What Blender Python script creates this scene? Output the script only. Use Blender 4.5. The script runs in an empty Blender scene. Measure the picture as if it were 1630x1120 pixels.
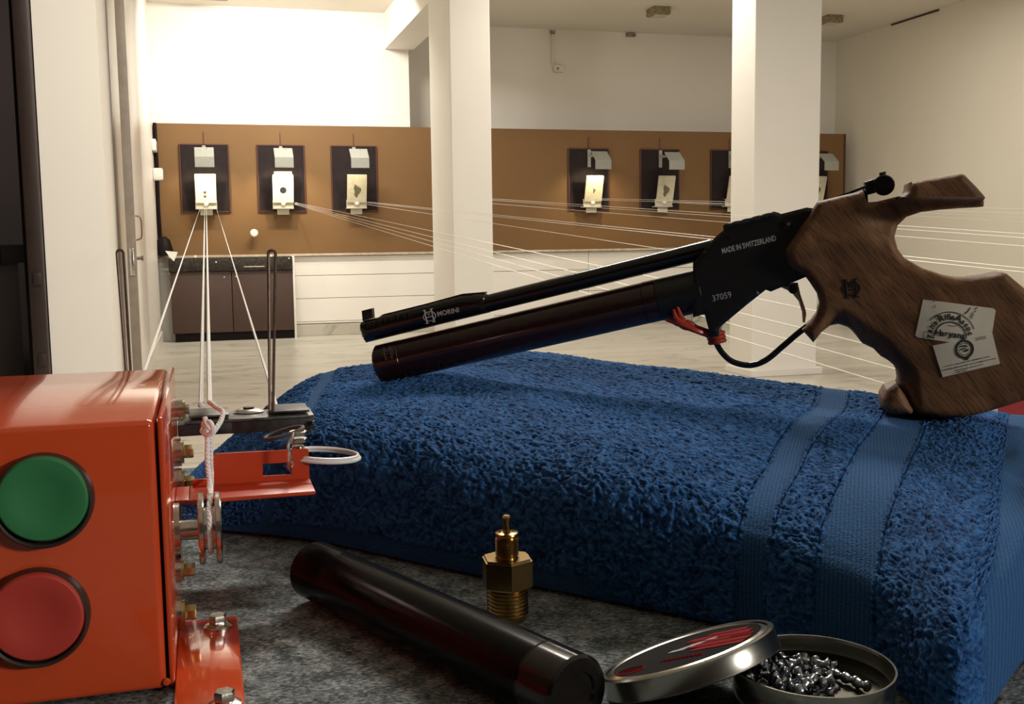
import bpy, bmesh, math, random
import numpy as np
from mathutils import Vector, Matrix
from mathutils.geometry import delaunay_2d_cdt

PI = math.pi
random.seed(7)
rng = np.random.default_rng(7)
SC = bpy.context.scene
COL = SC.collection

# ------------------------------------------------------------------ camera
F_PX = 1700.0
CAM = Vector((0, 0, 0.90))
yaw, pitch, roll = math.radians(15.9), math.radians(6.08), math.radians(0.75)
FWD = Vector((math.sin(yaw) * math.cos(pitch), math.cos(yaw) * math.cos(pitch), -math.sin(pitch)))
R0 = Vector((math.cos(yaw), -math.sin(yaw), 0))
U0 = R0.cross(FWD)
RGT = R0 * math.cos(roll) - U0 * math.sin(roll)
UPV = U0 * math.cos(roll) + R0 * math.sin(roll)
cd = bpy.data.cameras.new('camera')
cd.sensor_width = 36
cd.lens = F_PX / 1630 * 36
cd.clip_start = 0.02
cam = bpy.data.objects.new('camera', cd)
COL.objects.link(cam)
cam.matrix_world = Matrix(((RGT.x, UPV.x, -FWD.x, CAM.x), (RGT.y, UPV.y, -FWD.y, CAM.y), (RGT.z, UPV.z, -FWD.z, CAM.z), (0, 0, 0, 1)))
SC.camera = cam

# ------------------------------------------------------------------ world, exposure, lights
SC.view_settings.view_transform = 'Standard'
SC.view_settings.look = 'None'
SC.view_settings.gamma = 1
SC.view_settings.use_curve_mapping = False
SC.view_settings.exposure = 0.35
w = bpy.data.worlds.new('world')
SC.world = w
w.use_nodes = True
w.node_tree.nodes['Background'].inputs[0].default_value = (0.9, 0.8, 0.65, 1)
w.node_tree.nodes['Background'].inputs[1].default_value = 0.02


def area(name, loc, target, sx, sy, power, color):
    l = bpy.data.lights.new(name, 'AREA')
    l.shape = 'RECTANGLE'
    l.size, l.size_y, l.energy, l.color = sx, sy, power, color
    o = bpy.data.objects.new(name, l)
    COL.objects.link(o)
    o.location = loc
    o.rotation_euler = (Vector(target) - Vector(loc)).to_track_quat('-Z', 'Y').to_euler()
    return o


WARM = (1.0, 0.92, 0.82)
area('bay_light', (0.75, 8.9, 2.93), (0.75, 9.45, 1.9), 1.2, 0.12, 54, (1.0, 0.95, 0.86))
area('range_light', (0.9, 2.9, 2.97), (0.9, 2.9, 0), 1.2, 0.25, 92, WARM)
area('middle_light', (2.7, 6.6, 2.97), (2.7, 6.6, 0), 0.25, 1.0, 27, WARM)
area('range_light_right', (5.0, 7.6, 2.97), (5.0, 7.6, 0), 1.2, 0.25, 30, WARM)
area('range_light_near', (4.2, 3.6, 2.97), (4.2, 3.6, 0), 1.2, 0.25, 26, WARM)
area('bench_light', (3.2, -2.8, 1.9), (0.2, 0.4, 0.8), 0.9, 0.3, 85, (1.0, 0.95, 0.90))
area('side_room_fill', (-2.2, 5.2, 2.9), (-2.0, 6.2, 0), 0.5, 0.3, 24, (1.0, 0.9, 0.82))  # unseen fill added to lift the dark room behind the doorway


# ------------------------------------------------------------------ pixel -> place helpers (frame 1630 x 1120)
def ray(px, py):
    return FWD + RGT * ((px - 815) / F_PX) - UPV * ((py - 560) / F_PX)


def PD(px, py, d): return CAM + ray(px, py) * d


def PZ(px, py, z):
    r = ray(px, py); return CAM + r * ((z - CAM.z) / r.z)


def PY(px, py, y):
    r = ray(px, py); return CAM + r * (y / r.y)


def PX(px, py, x):
    r = ray(px, py); return CAM + r * (x / r.x)


# ------------------------------------------------------------------ materials
def mat(name, color, rough=0.5, metal=0.0, noise=None, bump=None, spec=None, coat=0.0, emit=None, sheen=0.0):
    """noise=(scale, color2, amount, detail)  bump=(scale, strength, distance)"""
    m = bpy.data.materials.new(name)
    m.use_nodes = True
    nt = m.node_tree
    b = nt.nodes['Principled BSDF']
    b.inputs['Base Color'].default_value = (*color, 1)
    b.inputs['Roughness'].default_value = rough
    b.inputs['Metallic'].default_value = metal
    if spec is not None: b.inputs['Specular IOR Level'].default_value = spec
    if coat: b.inputs['Coat Weight'].default_value = coat; b.inputs['Coat Roughness'].default_value = 0.03
    if sheen: b.inputs['Sheen Weight'].default_value = sheen
    tc = nt.nodes.new('ShaderNodeTexCoord')
    if noise:
        n = nt.nodes.new('ShaderNodeTexNoise')
        n.inputs['Scale'].default_value = noise[0]
        n.inputs['Detail'].default_value = noise[3] if len(noise) > 3 else 4
        nt.links.new(tc.outputs['Object'], n.inputs['Vector'])
        r = nt.nodes.new('ShaderNodeValToRGB')
        r.color_ramp.elements[0].position = 0.5 - noise[2]
        r.color_ramp.elements[1].position = 0.5 + noise[2]
        r.color_ramp.elements[0].color = (*noise[1], 1)
        r.color_ramp.elements[1].color = (*color, 1)
        nt.links.new(n.outputs['Fac'], r.inputs['Fac'])
        nt.links.new(r.outputs['Color'], b.inputs['Base Color'])
    if bump:
        n2 = nt.nodes.new('ShaderNodeTexNoise')
        n2.inputs['Scale'].default_value = bump[0]
        n2.inputs['Detail'].default_value = 3
        nt.links.new(tc.outputs['Object'], n2.inputs['Vector'])
        bp = nt.nodes.new('ShaderNodeBump')
        bp.inputs['Strength'].default_value = bump[1]
        bp.inputs['Distance'].default_value = bump[2]
        nt.links.new(n2.outputs['Fac'], bp.inputs['Height'])
        nt.links.new(bp.outputs['Normal'], b.inputs['Normal'])
    if emit:
        b.inputs['Emission Color'].default_value = (*emit[0], 1)
        b.inputs['Emission Strength'].default_value = emit[1]
    return m


M = {}
M['wall'] = mat('wall_paint', (0.80, 0.76, 0.69), 0.75, noise=(1.2, (0.76, 0.72, 0.65), 0.25), bump=(60, 0.08, 0.002))
M['wall_pink'] = mat('side_wall_paint', (0.80, 0.75, 0.68), 0.35, noise=(2.0, (0.76, 0.70, 0.63), 0.25), bump=(8, 0.05, 0.004))
M['wall_right'] = mat('right_wall_paint', (0.74, 0.70, 0.60), 0.75, noise=(0.9, (0.70, 0.65, 0.54), 0.3), bump=(40, 0.1, 0.003))
M['ceil'] = mat('ceiling_paint', (0.74, 0.69, 0.62), 0.8, noise=(1.5, (0.73, 0.68, 0.57), 0.25), bump=(30, 0.1, 0.003))
M['column'] = mat('column_paint', (0.82, 0.79, 0.73), 0.6, noise=(3, (0.79, 0.76, 0.69), 0.25), bump=(20, 0.08, 0.003))
M['panel'] = mat('ochre_board', (0.190, 0.100, 0.032), 0.7, noise=(1.1, (0.155, 0.076, 0.023), 0.3), bump=(15, 0.15, 0.003))
M['panel_edge'] = mat('panel_edge', (0.07, 0.03, 0.02), 0.7)
M['ledge'] = mat('ledge_paint', (0.62, 0.55, 0.43), 0.6, noise=(20, (0.35, 0.28, 0.2), 0.3))
M['white_tile'] = mat('white_boarding', (0.80, 0.77, 0.71), 0.45, noise=(2.5, (0.76, 0.72, 0.66), 0.3))
M['groove'] = mat('boarding_groove', (0.42, 0.38, 0.31), 0.9)
M['board'] = mat('black_backing_board', (0.026, 0.018, 0.018), 0.7, noise=(18, (0.016, 0.011, 0.011), 0.3), spec=0.15)
M['board_edge'] = mat('board_edge', (0.06, 0.015, 0.010), 0.6)
M['lamp_grey'] = mat('lamp_grey_paint', (0.31, 0.31, 0.27), 0.5, noise=(30, (0.27, 0.27, 0.235), 0.3))
M['bulb'] = mat('bulb_glow', (1, 0.9, 0.7), 0.5, emit=((1.0, 0.85, 0.6), 8))
M['bulb_off'] = mat('bulb_glass', (0.6, 0.6, 0.56), 0.3)
M['carrier'] = mat('carrier_paint', (0.62, 0.58, 0.47), 0.55, noise=(60, (0.5, 0.46, 0.36), 0.3))
M['card'] = mat('target_card', (0.84, 0.82, 0.74), 0.7)
M['card_old'] = mat('used_target_card', (0.66, 0.62, 0.47), 0.7, noise=(22, (0.5, 0.45, 0.3), 0.3))
M['bull'] = mat('bullseye_ink', (0.03, 0.03, 0.035), 0.7)
M['hole'] = mat('shot_hole', (0.09, 0.075, 0.04), 0.9, noise=(90, (0.2, 0.17, 0.1), 0.2))
M['granite'] = mat('dark_granite', (0.060, 0.050, 0.042), 0.35, noise=(40, (0.014, 0.011, 0.009), 0.2, 6), spec=0.2)
M['cabdoor'] = mat('brown_laminate', (0.066, 0.034, 0.024), 0.5, noise=(7, (0.056, 0.028, 0.020), 0.3), bump=(120, 0.1, 0.001))
M['kick'] = mat('black_plinth', (0.007, 0.004, 0.004), 0.6, spec=0.12)
M['darkwood'] = mat('dark_frame', (0.030, 0.015, 0.012), 0.45, noise=(14, (0.018, 0.010, 0.008), 0.25), bump=(60, 0.2, 0.002))
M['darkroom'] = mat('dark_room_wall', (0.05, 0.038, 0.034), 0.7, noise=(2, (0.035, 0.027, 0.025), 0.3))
M['doorpaint'] = mat('door_paint', (0.76, 0.69, 0.62), 0.3, noise=(3, (0.72, 0.65, 0.58), 0.25))
M['dooredge'] = mat('door_edge_grey', (0.24, 0.20, 0.155), 0.5, noise=(25, (0.17, 0.14, 0.11), 0.3))
M['iron'] = mat('dark_iron', (0.24, 0.18, 0.135), 0.42, 0.6, noise=(300, (0.13, 0.095, 0.07), 0.3))
M['chrome'] = mat('zinc_plated_steel', (0.74, 0.72, 0.68), 0.22, 1.0, noise=(250, (0.42, 0.38, 0.32), 0.3), bump=(400, 0.15, 0.0006))
M['brassbolt'] = mat('yellow_zinc', (0.60, 0.52, 0.27), 0.3, 1.0, noise=(200, (0.45, 0.38, 0.18), 0.3))
M['string'] = mat('white_cord', (0.86, 0.83, 0.76), 0.8)
M['rope'] = mat('white_rope', (0.88, 0.88, 0.86), 0.8, bump=(1500, 0.4, 0.0006))
M['orange'] = mat('orange_enamel', (0.60, 0.075, 0.020), 0.12, noise=(9, (0.56, 0.068, 0.017), 0.3), bump=(45, 0.03, 0.001), coat=0.4)
M['red_enamel'] = mat('red_bracket_enamel', (0.48, 0.052, 0.014), 0.35, bump=(70, 0.08, 0.001))
M['green'] = mat('green_button', (0.030, 0.19, 0.065), 0.45, bump=(900, 0.05, 0.0003))
M['redb'] = mat('red_button', (0.46, 0.045, 0.030), 0.45, bump=(900, 0.05, 0.0003))
M['ring'] = mat('black_button_ring', (0.030, 0.024, 0.020), 0.42)
M['blackplate'] = mat('worn_black_steel', (0.008, 0.008, 0.008), 0.5, noise=(160, (0.03, 0.028, 0.026), 0.12), bump=(300, 0.2, 0.001))
M['greyplate'] = mat('worn_grey_plate', (0.17, 0.165, 0.155), 0.4, 0.5, noise=(220, (0.05, 0.048, 0.045), 0.22))
M['rubber'] = mat('grey_rubber', (0.085, 0.072, 0.065), 0.6)
M['nylon'] = mat('white_nylon', (0.78, 0.78, 0.77), 0.35)
M['gunblack'] = mat('black_anodised_metal', (0.007, 0.0065, 0.006), 0.42, 0.0, bump=(1500, 0.08, 0.0003))
M['barrel'] = mat('black_barrel_steel', (0.009, 0.007, 0.006), 0.14, 0.0)
M['cyl'] = mat('dark_maroon_cylinder', (0.028, 0.010, 0.008), 0.16, 0.0, noise=(20, (0.020, 0.007, 0.006), 0.3))
M['tube'] = mat('gloss_black_tube', (0.004, 0.004, 0.0045), 0.2, 0.0, spec=0.09)
M['tubetext'] = mat('cylinder_print', (0.012, 0.006, 0.005), 0.5)
M['grey_print'] = mat('engraved_print', (0.50, 0.48, 0.44), 0.5)
M['dim_print'] = mat('faint_maroon_print', (0.10, 0.045, 0.035), 0.5)
M['ink'] = mat('sticker_ink', (0.020, 0.018, 0.014), 0.7)
M['burn'] = mat('burned_mark', (0.010, 0.005, 0.003), 0.8)
M['paper'] = mat('sticker_paper', (0.74, 0.68, 0.54), 0.65, noise=(120, (0.68, 0.62, 0.48), 0.3))
M['brass'] = mat('brass', (0.44, 0.30, 0.12), 0.27, 1.0, noise=(150, (0.33, 0.21, 0.08), 0.3))
M['trigger'] = mat('trigger_brass', (0.62, 0.45, 0.18), 0.4, 0.1)
M['redtie'] = mat('red_plastic_tie', (0.42, 0.045, 0.020), 0.35)
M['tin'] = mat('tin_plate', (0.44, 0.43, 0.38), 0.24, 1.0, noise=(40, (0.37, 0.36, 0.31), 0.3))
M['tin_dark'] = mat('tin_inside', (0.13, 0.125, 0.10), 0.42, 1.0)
M['lead'] = mat('lead', (0.42, 0.45, 0.50), 0.28, 1.0, noise=(400, (0.10, 0.11, 0.12), 0.15))
M['lidblack'] = mat('lid_black_print', (0.008, 0.006, 0.006), 0.7, spec=0.06)
M['lidred'] = mat('lid_red_print', (0.26, 0.012, 0.014), 0.7, spec=0.06)
M['lidwhite'] = mat('lid_white_print', (0.62, 0.60, 0.58), 0.4)
M['redbox'] = mat('red_card', (0.45, 0.03, 0.03), 0.5)
M['whitebox'] = mat('white_card', (0.66, 0.64, 0.58), 0.6)
M['plastic'] = mat('white_plastic', (0.74, 0.70, 0.63), 0.45)
M['rust'] = mat('brown_fixture', (0.16, 0.12, 0.07), 0.7, noise=(40, (0.34, 0.29, 0.19), 0.15))


def floor_mat():
    m = bpy.data.materials.new('marble_floor'); m.use_nodes = True
    nt = m.node_tree; b = nt.nodes['Principled BSDF']
    tc = nt.nodes.new('ShaderNodeTexCoord')
    mp = nt.nodes.new('ShaderNodeMapping'); mp.inputs['Scale'].default_value = (0.55, 2.1, 1); mp.inputs['Rotation'].default_value = (0, 0, 0.18)
    nt.links.new(tc.outputs['Object'], mp.inputs['Vector'])
    n = nt.nodes.new('ShaderNodeTexNoise'); n.inputs['Scale'].default_value = 1.6; n.inputs['Detail'].default_value = 9; n.inputs['Distortion'].default_value = 0.7
    nt.links.new(mp.outputs[0], n.inputs['Vector'])
    r = nt.nodes.new('ShaderNodeValToRGB'); e = r.color_ramp.elements
    e[0].position = 0.30; e[0].color = (0.43, 0.40, 0.33, 1)
    e[1].position = 0.62; e[1].color = (0.50, 0.47, 0.40, 1)
    for p, c in ((0.455, (0.46, 0.43, 0.36, 1)), (0.472, (0.30, 0.28, 0.22, 1)), (0.50, (0.48, 0.45, 0.38, 1))):
        x = e.new(p); x.color = c
    nt.links.new(n.outputs['Fac'], r.inputs['Fac'])
    nt.links.new(r.outputs[0], b.inputs['Base Color'])
    b.inputs['Roughness'].default_value = 0.30
    return m


M['floor'] = floor_mat()


def felt_mat():
    m = bpy.data.materials.new('speckled_felt'); m.use_nodes = True
    nt = m.node_tree; b = nt.nodes['Principled BSDF']
    tc = nt.nodes.new('ShaderNodeTexCoord')
    mp = nt.nodes.new('ShaderNodeMapping'); mp.inputs['Scale'].default_value = (0.7, 1.3, 1); mp.inputs['Rotation'].default_value = (0, 0, 0.9)
    nt.links.new(tc.outputs['Object'], mp.inputs['Vector'])
    n = nt.nodes.new('ShaderNodeTexNoise'); n.inputs['Scale'].default_value = 620; n.inputs['Detail'].default_value = 4; n.inputs['Roughness'].default_value = 0.75
    n3 = nt.nodes.new('ShaderNodeTexNoise'); n3.inputs['Scale'].default_value = 130; n3.inputs['Detail'].default_value = 3
    nt.links.new(mp.outputs[0], n.inputs['Vector']); nt.links.new(tc.outputs['Object'], n3.inputs['Vector'])
    mx = nt.nodes.new('ShaderNodeMath'); mx.operation = 'MULTIPLY_ADD'; mx.inputs[1].default_value = 0.45
    nt.links.new(n3.outputs['Fac'], mx.inputs[0]); nt.links.new(n.outputs['Fac'], mx.inputs[2])
    r = nt.nodes.new('ShaderNodeValToRGB'); e = r.color_ramp.elements
    e[0].position = 0.62; e[0].color = (0.07, 0.085, 0.088, 1)
    e[1].position = 0.95; e[1].color = (0.62, 0.68, 0.68, 1)
    x = e.new(0.76); x.color = (0.25, 0.29, 0.30, 1)
    nt.links.new(mx.outputs[0], r.inputs['Fac'])
    nt.links.new(r.outputs[0], b.inputs['Base Color'])
    b.inputs['Roughness'].default_value = 1.0
    b.inputs['Specular IOR Level'].default_value = 0.1
    bp = nt.nodes.new('ShaderNodeBump'); bp.inputs['Strength'].default_value = 0.8; bp.inputs['Distance'].default_value = 0.002
    nt.links.new(mx.outputs[0], bp.inputs['Height']); nt.links.new(bp.outputs[0], b.inputs['Normal'])
    return m


M['felt'] = felt_mat()


def wood_mat():
    m = bpy.data.materials.new('walnut_wood'); m.use_nodes = True
    nt = m.node_tree; b = nt.nodes['Principled BSDF']
    tc = nt.nodes.new('ShaderNodeTexCoord')
    mp = nt.nodes.new('ShaderNodeMapping')
    mp.vector_type = 'TEXTURE'
    mp.inputs['Rotation'].default_value = (0, math.radians(52), 0)
    mp.inputs['Scale'].default_value = (1 / 9, 1 / 40, 1 / 75)
    nt.links.new(tc.outputs['Object'], mp.inputs['Vector'])
    n = nt.nodes.new('ShaderNodeTexNoise'); n.inputs['Scale'].default_value = 1.4; n.inputs['Detail'].default_value = 6; n.inputs['Distortion'].default_value = 0.8
    nt.links.new(mp.outputs[0], n.inputs['Vector'])
    r = nt.nodes.new('ShaderNodeValToRGB'); e = r.color_ramp.elements
    e[0].position = 0.30; e[0].color = (0.11, 0.052, 0.023, 1)
    e[1].position = 0.72; e[1].color = (0.26, 0.132, 0.062, 1)
    x = e.new(0.5); x.color = (0.175, 0.085, 0.039, 1)
    nt.links.new(n.outputs['Fac'], r.inputs['Fac'])
    # fine dark pores along the grain
    mp2 = nt.nodes.new('ShaderNodeMapping'); mp2.vector_type = 'TEXTURE'; mp2.inputs['Rotation'].default_value = (0, math.radians(52), 0); mp2.inputs['Scale'].default_value = (1 / 70, 1 / 300, 1 / 800)
    nt.links.new(tc.outputs['Object'], mp2.inputs['Vector'])
    n2 = nt.nodes.new('ShaderNodeTexNoise'); n2.inputs['Scale'].default_value = 1.0; n2.inputs['Detail'].default_value = 2
    nt.links.new(mp2.outputs[0], n2.inputs['Vector'])
    r2 = nt.nodes.new('ShaderNodeValToRGB'); r2.color_ramp.elements[0].position = 0.36; r2.color_ramp.elements[0].color = (0.72, 0.70, 0.68, 1)
    r2.color_ramp.elements[1].position = 0.47; r2.color_ramp.elements[1].color = (1, 1, 1, 1)
    nt.links.new(n2.outputs['Fac'], r2.inputs['Fac'])
    mul = nt.nodes.new('ShaderNodeMix'); mul.data_type = 'RGBA'; mul.blend_type = 'MULTIPLY'; mul.inputs[0].default_value = 1
    nt.links.new(r.outputs[0], mul.inputs[6]); nt.links.new(r2.outputs[0], mul.inputs[7])
    nt.links.new(mul.outputs[2], b.inputs['Base Color'])
    b.inputs['Roughness'].default_value = 0.55; b.inputs['Specular IOR Level'].default_value = 0.25
    bp = nt.nodes.new('ShaderNodeBump'); bp.inputs['Strength'].default_value = 0.25; bp.inputs['Distance'].default_value = 0.001
    nt.links.new(n2.outputs['Fac'], bp.inputs['Height']); nt.links.new(bp.outputs[0], b.inputs['Normal'])
    return m


M['wood'] = wood_mat()


def towel_mat():
    m = bpy.data.materials.new('blue_terry'); m.use_nodes = True
    nt = m.node_tree; b = nt.nodes['Principled BSDF']
    tc = nt.nodes.new('ShaderNodeTexCoord')
    at = nt.nodes.new('ShaderNodeAttribute'); at.attribute_name = 'pile'
    at2 = nt.nodes.new('ShaderNodeAttribute'); at2.attribute_name = 'tuft'
    n = nt.nodes.new('ShaderNodeTexNoise'); n.inputs['Scale'].default_value = 900; n.inputs['Detail'].default_value = 3
    nt.links.new(tc.outputs['Object'], n.inputs['Vector'])
    ad = nt.nodes.new('ShaderNodeMath'); ad.operation = 'MULTIPLY_ADD'; ad.inputs[1].default_value = 0.5
    nt.links.new(n.outputs['Fac'], ad.inputs[0]); nt.links.new(at2.outputs['Fac'], ad.inputs[2])
    r = nt.nodes.new('ShaderNodeValToRGB'); e = r.color_ramp.elements
    e[0].position = 0.36; e[0].color = (0.004, 0.013, 0.045, 1)
    e[1].position = 1.1; e[1].color = (0.036, 0.135, 0.36, 1)
    x = e.new(0.60); x.color = (0.014, 0.064, 0.20, 1)
    nt.links.new(ad.outputs[0], r.inputs['Fac'])
    # flat woven bands
    mp = nt.nodes.new('ShaderNodeMapping'); mp.inputs['Rotation'].default_value = (0, 0, 0.6)
    nt.links.new(tc.outputs['Object'], mp.inputs['Vector'])
    wv = nt.nodes.new('ShaderNodeTexWave'); wv.inputs['Scale'].default_value = 210; wv.inputs['Distortion'].default_value = 1.5
    nt.links.new(mp.outputs[0], wv.inputs['Vector'])
    r2 = nt.nodes.new('ShaderNodeValToRGB'); r2.color_ramp.elements[0].color = (0.017, 0.068, 0.185, 1); r2.color_ramp.elements[1].color = (0.028, 0.105, 0.265, 1)
    nt.links.new(wv.outputs['Fac'], r2.inputs['Fac'])
    mx = nt.nodes.new('ShaderNodeMix'); mx.data_type = 'RGBA'
    nt.links.new(at.outputs['Fac'], mx.inputs[0]); nt.links.new(r2.outputs[0], mx.inputs[6]); nt.links.new(r.outputs[0], mx.inputs[7])
    nt.links.new(mx.outputs[2], b.inputs['Base Color'])
    b.inputs['Roughness'].default_value = 0.95
    b.inputs['Specular IOR Level'].default_value = 0.15
    b.inputs['Sheen Weight'].default_value = 0.12
    b.inputs['Sheen Tint'].default_value = (0.35, 0.55, 0.9, 1)
    bp = nt.nodes.new('ShaderNodeBump'); bp.inputs['Strength'].default_value = 0.7; bp.inputs['Distance'].default_value = 0.0012
    nt.links.new(n.outputs['Fac'], bp.inputs['Height']); nt.links.new(bp.outputs[0], b.inputs['Normal'])
    return m


M['towel'] = towel_mat()


# ------------------------------------------------------------------ geometry helpers
ORIGIN = {}


def props(o, label=None, cat=None, group=None, kind=None):
    if label: o['label'] = label
    if cat: o['category'] = cat
    if group: o['group'] = group
    if kind: o['kind'] = kind
    return o


def thing(name, label, cat, loc, group=None, kind=None):
    o = bpy.data.objects.new(name, None)
    o.empty_display_size = 0.02
    COL.objects.link(o)
    o.location = loc
    ORIGIN[o] = Vector(loc)
    return props(o, label, cat, group, kind)


def obj(name, bm, material, parent=None, smooth=True, angle=35, label=None):
    """link a bmesh built in world coordinates as one mesh object"""
    if smooth:
        for f in bm.faces: f.smooth = True
        ca = math.radians(angle)
        for e in bm.edges:
            if len(e.link_faces) == 2 and e.calc_face_angle(0) > ca: e.smooth = False
    me = bpy.data.meshes.new(name)
    if parent is not None: org = ORIGIN[parent]
    else:
        vs = [v.co for v in bm.verts]
        org = Vector(((min(v.x for v in vs) + max(v.x for v in vs)) / 2, (min(v.y for v in vs) + max(v.y for v in vs)) / 2, min(v.z for v in vs)))
    bmesh.ops.translate(bm, verts=bm.verts, vec=-org)
    bm.to_mesh(me); bm.free()
    for mm in (material if isinstance(material, (list, tuple)) else [material]): me.materials.append(mm)
    o = bpy.data.objects.new(name, me)
    COL.objects.link(o)
    ORIGIN[o] = Vector(org)
    if parent is not None: o.parent = parent
    else: o.location = org
    if label: o['label'] = label
    return o


def BM(): return bmesh.new()


def box(bm, p0, p1, bevel=0.0, seg=2, mtx=None):
    c = [(a + b) / 2 for a, b in zip(p0, p1)]
    s = [abs(b - a) for a, b in zip(p0, p1)]
    m = Matrix.Translation(c) @ Matrix.Diagonal((*s, 1))
    r = bmesh.ops.create_cube(bm, size=1, matrix=m)
    vs = r['verts']
    if bevel > 0:
        es = list({e for v in vs for e in v.link_edges})
        rb = bmesh.ops.bevel(bm, geom=es, offset=bevel, segments=seg, profile=0.5, affect='EDGES')
        vs = list({v for f in rb['faces'] for v in f.verts} | {v for v in vs if v.is_valid})
    if mtx is not None: bmesh.ops.transform(bm, matrix=mtx, verts=[v for v in vs if v.is_valid])
    return bm


def prism(bm, pts, vec, cap=True):
    """pts: world polygon, extruded along vec"""
    a = [bm.verts.new(p) for p in pts]
    b = [bm.verts.new(Vector(p) + Vector(vec)) for p in pts]
    n = len(pts)
    bm.faces.new(a); bm.faces.new(list(reversed(b)))
    for i in range(n):
        bm.faces.new((a[(i + 1) % n], a[i], b[i], b[(i + 1) % n]))
    bmesh.ops.recalc_face_normals(bm, faces=bm.faces)
    return bm


def frame_of(t):
    t = t.normalized()
    h = Vector((0, 0, 1)) if abs(t.z) < 0.9 else Vector((1, 0, 0))
    x = t.cross(h).normalized()
    return x, x.cross(t).normalized()


def tube(bm, pts, r, n=8, closed=False, cap=True):
    pts = [Vector(p) for p in pts]
    k = len(pts)
    rs = r if isinstance(r, (list, tuple)) else [r] * k
    rings = []
    px = None
    for i, p in enumerate(pts):
        if closed: t = pts[(i + 1) % k] - pts[i - 1]
        else: t = pts[min(i + 1, k - 1)] - pts[max(i - 1, 0)]
        t.normalize()
        if px is None: x, y = frame_of(t)
        else:
            x = (px - t * px.dot(t)).normalized(); y = x.cross(t).normalized()
        px = x
        rings.append([bm.verts.new(p + (x * math.cos(a) + y * math.sin(a)) * rs[i]) for a in [2 * PI * j / n for j in range(n)]])
    m = k if closed else k - 1
    for i in range(m):
        A, B = rings[i], rings[(i + 1) % k]
        for j in range(n):
            bm.faces.new((A[j], A[(j + 1) % n], B[(j + 1) % n], B[j]))
    if not closed and cap:
        bm.faces.new(list(reversed(rings[0]))); bm.faces.new(rings[-1])
    bmesh.ops.recalc_face_normals(bm, faces=bm.faces)
    return bm


def lathe(bm, prof, base, axis=(0, 0, 1), n=40, close=True, ref=None):
    """prof: list of (radius, height)"""
    axis = Vector(axis).normalized(); base = Vector(base)
    x, y = frame_of(axis)
    if ref is not None:
        x = (Vector(ref) - axis * Vector(ref).dot(axis)).normalized(); y = axis.cross(x)
    rings = []
    for r, h in prof:
        if r < 1e-7: rings.append([bm.verts.new(base + axis * h)])
        else: rings.append([bm.verts.new(base + axis * h + (x * math.cos(2 * PI * j / n) + y * math.sin(2 * PI * j / n)) * r) for j in range(n)])
    for A, B in zip(rings, rings[1:]):
        for j in range(n):
            a0, a1 = A[j % len(A)], A[(j + 1) % len(A)]
            b0, b1 = B[j % len(B)], B[(j + 1) % len(B)]
            if len(A) == 1 and len(B) == 1: continue
            if len(A) == 1: bm.faces.new((a0, b1, b0))
            elif len(B) == 1: bm.faces.new((a0, a1, b0))
            else: bm.faces.new((a0, a1, b1, b0))
    bmesh.ops.recalc_face_normals(bm, faces=bm.faces)
    return bm


def spline(pts, n=6, closed=False):
    pts = [Vector(p) for p in pts]
    k = len(pts); out = []
    for i in range(k if closed else k - 1):
        p0 = pts[(i - 1) % k] if closed or i > 0 else pts[0] * 2 - pts[1]
        p1, p2 = pts[i], pts[(i + 1) % k]
        p3 = pts[(i + 2) % k] if closed or i + 2 < k else pts[-1] * 2 - pts[-2]
        for s in range(n):
            t = s / n
            out.append(0.5 * ((2 * p1) + (p2 - p0) * t + (2 * p0 - 5 * p1 + 4 * p2 - p3) * t * t + (3 * p1 - p0 - 3 * p2 + p3) * t ** 3))
    if not closed: out.append(pts[-1])
    return out


def hexprism(bm, base, axis, r, h, n=6, chamfer=0.12, ref=None):
    lathe(bm, [(0, 0), (r * (1 - chamfer), 0), (r, h * 0.12), (r, h * 0.85), (r * (1 - chamfer), h), (0, h)], base, axis, n, ref=ref)


def text_bm(s, pos, ex, ey, n, height=None, width=None, depth=0.00015, bm=None, bold=0.0):
    """text with its baseline start at pos; ex/ey unit axes; size by width (m) or height (cap height)"""
    c = bpy.data.curves.new('txt', 'FONT'); c.body = s; c.size = 1.0; c.extrude = 0.0; c.resolution_u = 3; c.offset = bold
    o = bpy.data.objects.new('txt', c); COL.objects.link(o)
    dg = bpy.context.evaluated_depsgraph_get(); dg.update()
    me = bpy.data.meshes.new_from_object(o.evaluated_get(dg))
    COL.objects.unlink(o); bpy.data.objects.remove(o); bpy.data.curves.remove(c)
    vs = np.array([v.co for v in me.vertices]) if len(me.vertices) else np.zeros((1, 3))
    x0, x1 = vs[:, 0].min(), vs[:, 0].max()
    hy = 0.69
    if width is not None: sx = width / (x1 - x0)
    else: sx = height / hy
    sy = height / hy if height is not None else sx
    own = bm is None
    if own: bm = BM()
    k0 = len(bm.verts)
    bm.verts.ensure_lookup_table()
    new = [bm.verts.new(pos + ex * ((v.co.x - x0) * sx) + ey * (v.co.y * sy)) for v in me.vertices]
    for p in me.polygons:
        try: bm.faces.new([new[i] for i in p.vertices])
        except ValueError: pass
    bpy.data.meshes.remove(me)
    return bm


def give_depth(bm, n, t):
    r = bmesh.ops.extrude_face_region(bm, geom=list(bm.faces))
    vs = [g for g in r['geom'] if isinstance(g, bmesh.types.BMVert)]
    bmesh.ops.translate(bm, verts=vs, vec=n * t)
    bmesh.ops.recalc_face_normals(bm, faces=bm.faces)
    return bm


def struct(name, bm, m, parent=None, label=None):
    o = obj(name, bm, m, parent, smooth=False)
    if parent is None: o['kind'] = 'structure'
    if label: o['label'] = label
    return o


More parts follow.
